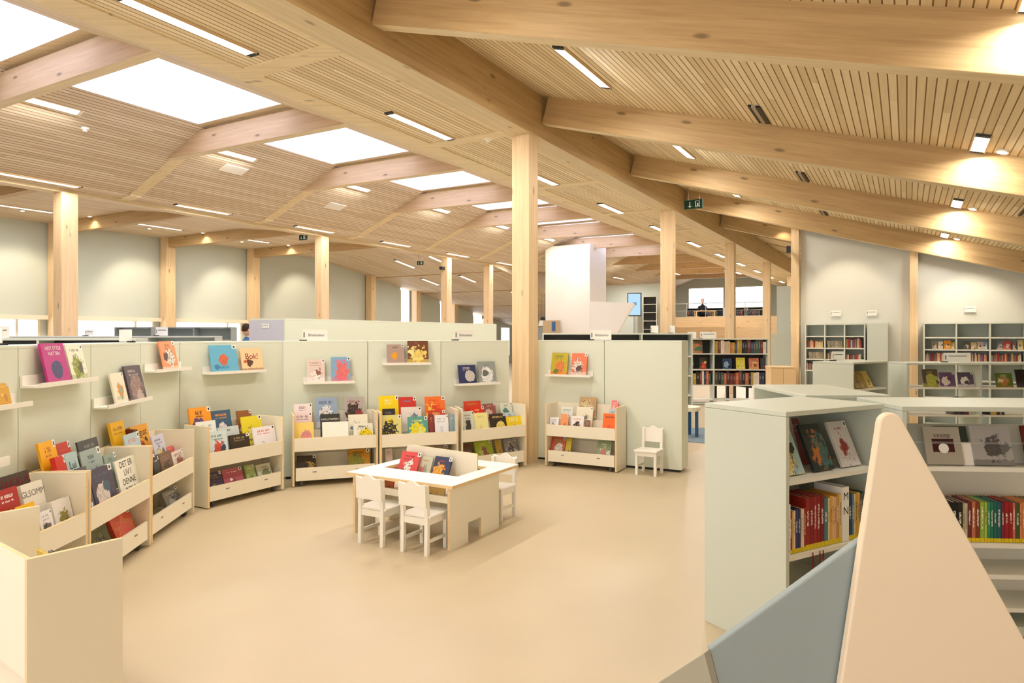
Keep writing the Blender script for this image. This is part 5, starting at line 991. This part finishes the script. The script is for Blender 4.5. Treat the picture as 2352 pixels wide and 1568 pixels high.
for d, s, t, W in [('dark bookcase behind the seated gallery person', 37.0, -10.4, 2.0), ('dark gallery bookcase by the third column', 37.0, -8.2, 2.0)]:
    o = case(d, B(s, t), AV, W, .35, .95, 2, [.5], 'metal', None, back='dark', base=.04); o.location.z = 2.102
    pos = (lambda s, t: (lambda x, y: (B(s, t)[0]+V[0]*x+U[0]*y, B(s, t)[1]+V[1]*x+U[1]*y)))(s, t)
    L_ = [(R.uniform(.07, .125), R.uniform(.25, .33), R.choice([(50, 56, 60), (60, 50, 46), (70, 84, 80), (120, 60, 50), (46, 60, 90)])) for _ in range(15)]
    x = spines(L_[:7], pos, AV, .06, .03, 2.606, 'on the '+d, 'spines on the gallery', .2, 0)
    spines(L_[7:14], pos, AV, 1.04, .03, 2.606, 'on the '+d, 'spines on the gallery', .2, 0, start=7)
# hanging lamps of the far bay
for d, x, y, z in [('hanging lamp with black top and white shade in the far low bay', -1.05, 27.5, 2.02), ('second hanging lamp just past the tall column', 1.25, 27.5, 1.95)]:
    o = thing('pendant_lamp', d, 'pendant lamp', (x, y, z), 0)
    MB().cyl((0, 0), .20, 0, .22, n=20, r2=.14).build('lamp_shade', 'card', o); MB().cyl((0, 0), .13, .22, .36, n=20, r2=.08).build('lamp_cap', 'black', o)
    for q in (-.06, .06): MB().cyl((q, 0), .006, .36, 1.3, n=6).build('wire', 'inkgrey', o)
# small camera under the slim column
x, y = B(18.1, -13.05); o = thing('security_camera', 'small dark security camera at the top of the slim column', 'camera', (x, y, 3.7), AV)
MB().box(-.05, .05, -.12, .05, 0, .1).build('housing', 'black', o); MB().box(-.02, .02, .05, .1, .03, .07).build('bracket', 'white', o)
x, y = B(14.0, -1.95); o = thing('loudspeaker', 'small black loudspeaker on the thin post at the wall end', 'loudspeaker', (x, y, 3.15), AV)
MB().box(-.035, .035, -.08, .02, 0, .13).build('housing', 'black', o, bevel=.008); MB().box(-.015, .015, .02, .1, .05, .08).build('bracket', 'black', o)
# dark chair seen under the chest-high bookcase
o = thing('lounge_chair', 'black lounge chair glimpsed under the chest-high bookcase', 'chair', (5.35, 16.6, 0), .3)
MB().prism([(-.35, .42), (.35, .30), (.35, .38), (-.33, .50)], -.3, .3).build('seat', 'black', o); MB().prism([(-.37, .42), (-.30, .44), (-.52, .95), (-.60, .93)], -.3, .3).build('backrest', 'black', o)
for a, c in ((-.3, -.25), (.25, -.25), (-.3, .25), (.25, .25)): MB().box(a-.025, a+.025, c-.025, c+.025, 0, .40 if a < 0 else .33).build('leg', 'black', o)
x, y = 2.7, 10.6; o = thing('stool', 'dark blue tapered stool leg end seen past the sage bookcase', 'stool', (x, y, .0095), .2)
MB().cyl((0, 0), .22, .40, .46, n=20).build('seat', 'cream', o)
for k in range(4):
    q = math.pi/4+k*math.pi/2; MB().prism([(-.02, 0), (.02, 0), (.02, .40), (-.02, .40)], -.02, .02).build('leg', 'bluef', o, (.17*math.cos(q), .17*math.sin(q), 0), (.0, .0, q))
o = MB().cyl((0, 0), .85, .0, .008, n=40).build('rug', 'pool', None, (3.15, 10.7, .001)); tag(o, 'grey blue rug on the floor past the sage bookcases', 'rug')

# ------------------------------------------------------------------ people
def person(label, loc, rz_, pts, edges, radii, cloth, hairm, head, base_z=None):
    me = bpy.data.meshes.new('person'); me.from_pydata(pts, edges, []); me.materials.append(M[cloth])
    o = bpy.data.objects.new('person', me); C.objects.link(o); o.location = loc; o.rotation_euler = (0, 0, rz_)
    sk = o.modifiers.new('skin', 'SKIN'); 
    for i, r_ in enumerate(radii): me.skin_vertices[0].data[i].radius = r_ if isinstance(r_, tuple) else (r_, r_)
    me.skin_vertices[0].data[0].use_root = True
    ss = o.modifiers.new('sub', 'SUBSURF'); ss.levels = 2; ss.render_levels = 2
    tag(o, label, 'person')
    hx, hy, hz = head
    def ball(name, c, r, m, parent, seg=16):
        bm = bmesh.new(); bmesh.ops.create_uvsphere(bm, u_segments=seg, v_segments=12, radius=1); mm = bpy.data.meshes.new(name); 
        for v in bm.verts: v.co = Vector((v.co.x*r[0]+c[0], v.co.y*r[1]+c[1], v.co.z*r[2]+c[2]))
        bm.to_mesh(mm); bm.free(); mm.materials.append(M[m]); mm.polygons.foreach_set('use_smooth', [True]*len(mm.polygons)); q = bpy.data.objects.new(name, mm); C.objects.link(q); q.parent = parent; return q
    hd = ball('head', (hx, hy, hz), (.078, .098, .118), 'skin', o)
    ball('hair', (hx, hy+.016, hz+.030), (.086, .098, .104), hairm, hd)
    ball('nose', (hx, hy-.098, hz-.012), (.012, .018, .022), 'skin', hd, 8)
    for q in (-.03, .03): ball('eye', (hx+q, hy-.086, hz+.008), (.011, .008, .008), 'ink', hd, 8)
    for q in (-.078, .078): ball('ear', (hx+q, hy+.005, hz), (.012, .02, .03), 'skin', hd, 8)
    MB().box(hx-.022, hx+.022, hy-.094, hy-.088, hz-.055, hz-.049).build('mouth', 'ribbon', hd)
    return o
def hands(o, spots):
    for (x, y, z, sgn) in spots:
        h = MB(); h.box(x-.035, x+.035, y-.09, y, z-.014, z+.014)
        q = h.build('hand', 'skin', o, bevel=.01)
        for k, (dx, L_) in enumerate([(-.028, .06), (-.010, .075), (.009, .07), (.027, .055)]): MB().box(x+dx-.007, x+dx+.007, y-.09-L_, y-.088, z-.012, z+.004).build('finger', 'skin', q, bevel=.004)
        MB().box(x+sgn*.03, x+sgn*.055, y-.075, y-.02, z-.01, z+.008).build('thumb', 'skin', q, bevel=.004)
# seated on the gallery, leaning over a table (-y is forward)
sit = [(0, 0, .50), (0, .02, .70), (0, 0, .95), (0, -.03, 1.04), (0, -.05, 1.13), (-.18, -.02, .95), (-.24, -.14, .72), (-.12, -.36, .74), (.18, -.02, .95), (.24, -.14, .72), (.12, -.36, .74), (-.10, -.02, .50), (-.12, -.42, .50), (-.12, -.40, .08), (.10, -.02, .50), (.12, -.42, .50), (.12, -.40, .08), (-.12, -.52, .05), (.12, -.52, .05)]
se_ = [(0, 1), (1, 2), (2, 3), (3, 4), (2, 5), (5, 6), (6, 7), (2, 8), (8, 9), (9, 10), (0, 11), (11, 12), (12, 13), (0, 14), (14, 15), (15, 16), (13, 17), (16, 18)]
sr = [(.16, .12), (.15, .11), (.15, .10), .06, .05, .06, .045, .033, .06, .045, .033, .085, .065, .045, .085, .065, .045, .04, .04]
gx, gy = B(35.6, -9.15)
gp = person('person in black seated on the gallery with head bowed over a table', (gx, gy, 2.103), AV+.4, sit, se_, sr, 'coat', 'greyhair', (0, -.08, 1.24)); hands(gp, [(-.12, -.38, .75, 1), (.12, -.38, .75, -1)])
o = thing('gallery_chair', 'chair under the person seated on the gallery', 'chair', (gx, gy, 2.103), AV+.4)
MB().box(-.2, .2, -.25, .2, .34, .375).build('seat', 'black', o); MB().box(-.2, .2, .19, .22, .45, .85).build('backrest', 'black', o)
for a in (-.18, .18):
    for c in (-.22, .19): MB().box(a-.015, a+.015, c-.015, c+.015, 0, .34 if c < 0 else .5).build('leg', 'chrome', o)
o = thing('gallery_table', 'light wooden table in front of the person on the gallery', 'table', (gx, gy, 2.103), AV+.4)
MB().box(-.5, .5, -1.05, -.42, .685, .715).build('tabletop', 'woodbox', o)
for a in (-.45, .45):
    for c in (-1.0, -.47): MB().box(a-.02, a+.02, c-.02, c+.02, 0, .685).build('leg', 'woodbox', o)
stand = [(0, 0, .95), (0, 0, 1.15), (0, 0, 1.40), (0, 0, 1.48), (0, 0, 1.55), (-.19, 0, 1.40), (-.24, .02, 1.12), (-.22, -.10, .90), (.19, 0, 1.40), (.24, .02, 1.12), (.22, -.10, .90), (-.10, 0, .90), (-.11, 0, .48), (-.11, .02, .08), (.10, 0, .90), (.11, 0, .48), (.11, .02, .08), (-.11, -.10, .05), (.11, -.10, .05)]
pr_ = [(.16, .11), (.14, .10), (.16, .10), .06, .05, .06, .045, .035, .06, .045, .035, .09, .065, .045, .09, .065, .045, .04, .04]
px = -5.40; py = 13.9
sp_ = person('dark-haired person standing behind the taller bookcase, only head showing', (px, py, 0), 2.3, stand, se_, pr_, 'bluef', 'hair', (0, -.01, 1.68)); hands(sp_, [(-.22, -.09, .88, 1), (.22, -.09, .88, -1)])

# ------------------------------------------------------------------ sky, camera, view
w = bpy.data.worlds.new('sky'); bpy.context.scene.world = w; w.use_nodes = True
wt = w.node_tree; bg = wt.nodes['Background']; bg.inputs[1].default_value = 4.0
tcw = wt.nodes.new('ShaderNodeTexCoord'); sw = wt.nodes.new('ShaderNodeSeparateXYZ'); rw_ = wt.nodes.new('ShaderNodeValToRGB')
wt.links.new(tcw.outputs['Generated'], sw.inputs[0]); wt.links.new(sw.outputs[2], rw_.inputs[0]); wt.links.new(rw_.outputs[0], bg.inputs[0])
rw_.color_ramp.elements[0].position = .05; rw_.color_ramp.elements[0].color = (.92, .90, .90, 1); rw_.color_ramp.elements[1].position = .6; rw_.color_ramp.elements[1].color = (.72, .74, 1.08, 1)
cam = bpy.data.cameras.new('camera'); co = bpy.data.objects.new('camera', cam); C.objects.link(co)
cam.sensor_width = 36; cam.lens = 36*1568/2352; cam.shift_y = -14/2352; cam.clip_start = .05; cam.clip_end = 200
co.location = (0, 0, 1.57); co.rotation_euler = (math.pi/2, 0, 0)
sc = bpy.context.scene; sc.camera = co
sc.view_settings.view_transform = 'Standard'; sc.view_settings.look = 'None'; sc.view_settings.exposure = 0.21; sc.view_settings.gamma = 1.0
sc.cycles.max_bounces = 7; sc.cycles.diffuse_bounces = 4; sc.cycles.glossy_bounces = 3; sc.cycles.transparent_max_bounces = 12; sc.cycles.caustics_reflective = False; sc.cycles.caustics_refractive = False
sc.cycles.sample_clamp_indirect = 6.0
try: sc.cycles.use_denoising = True
except Exception: pass
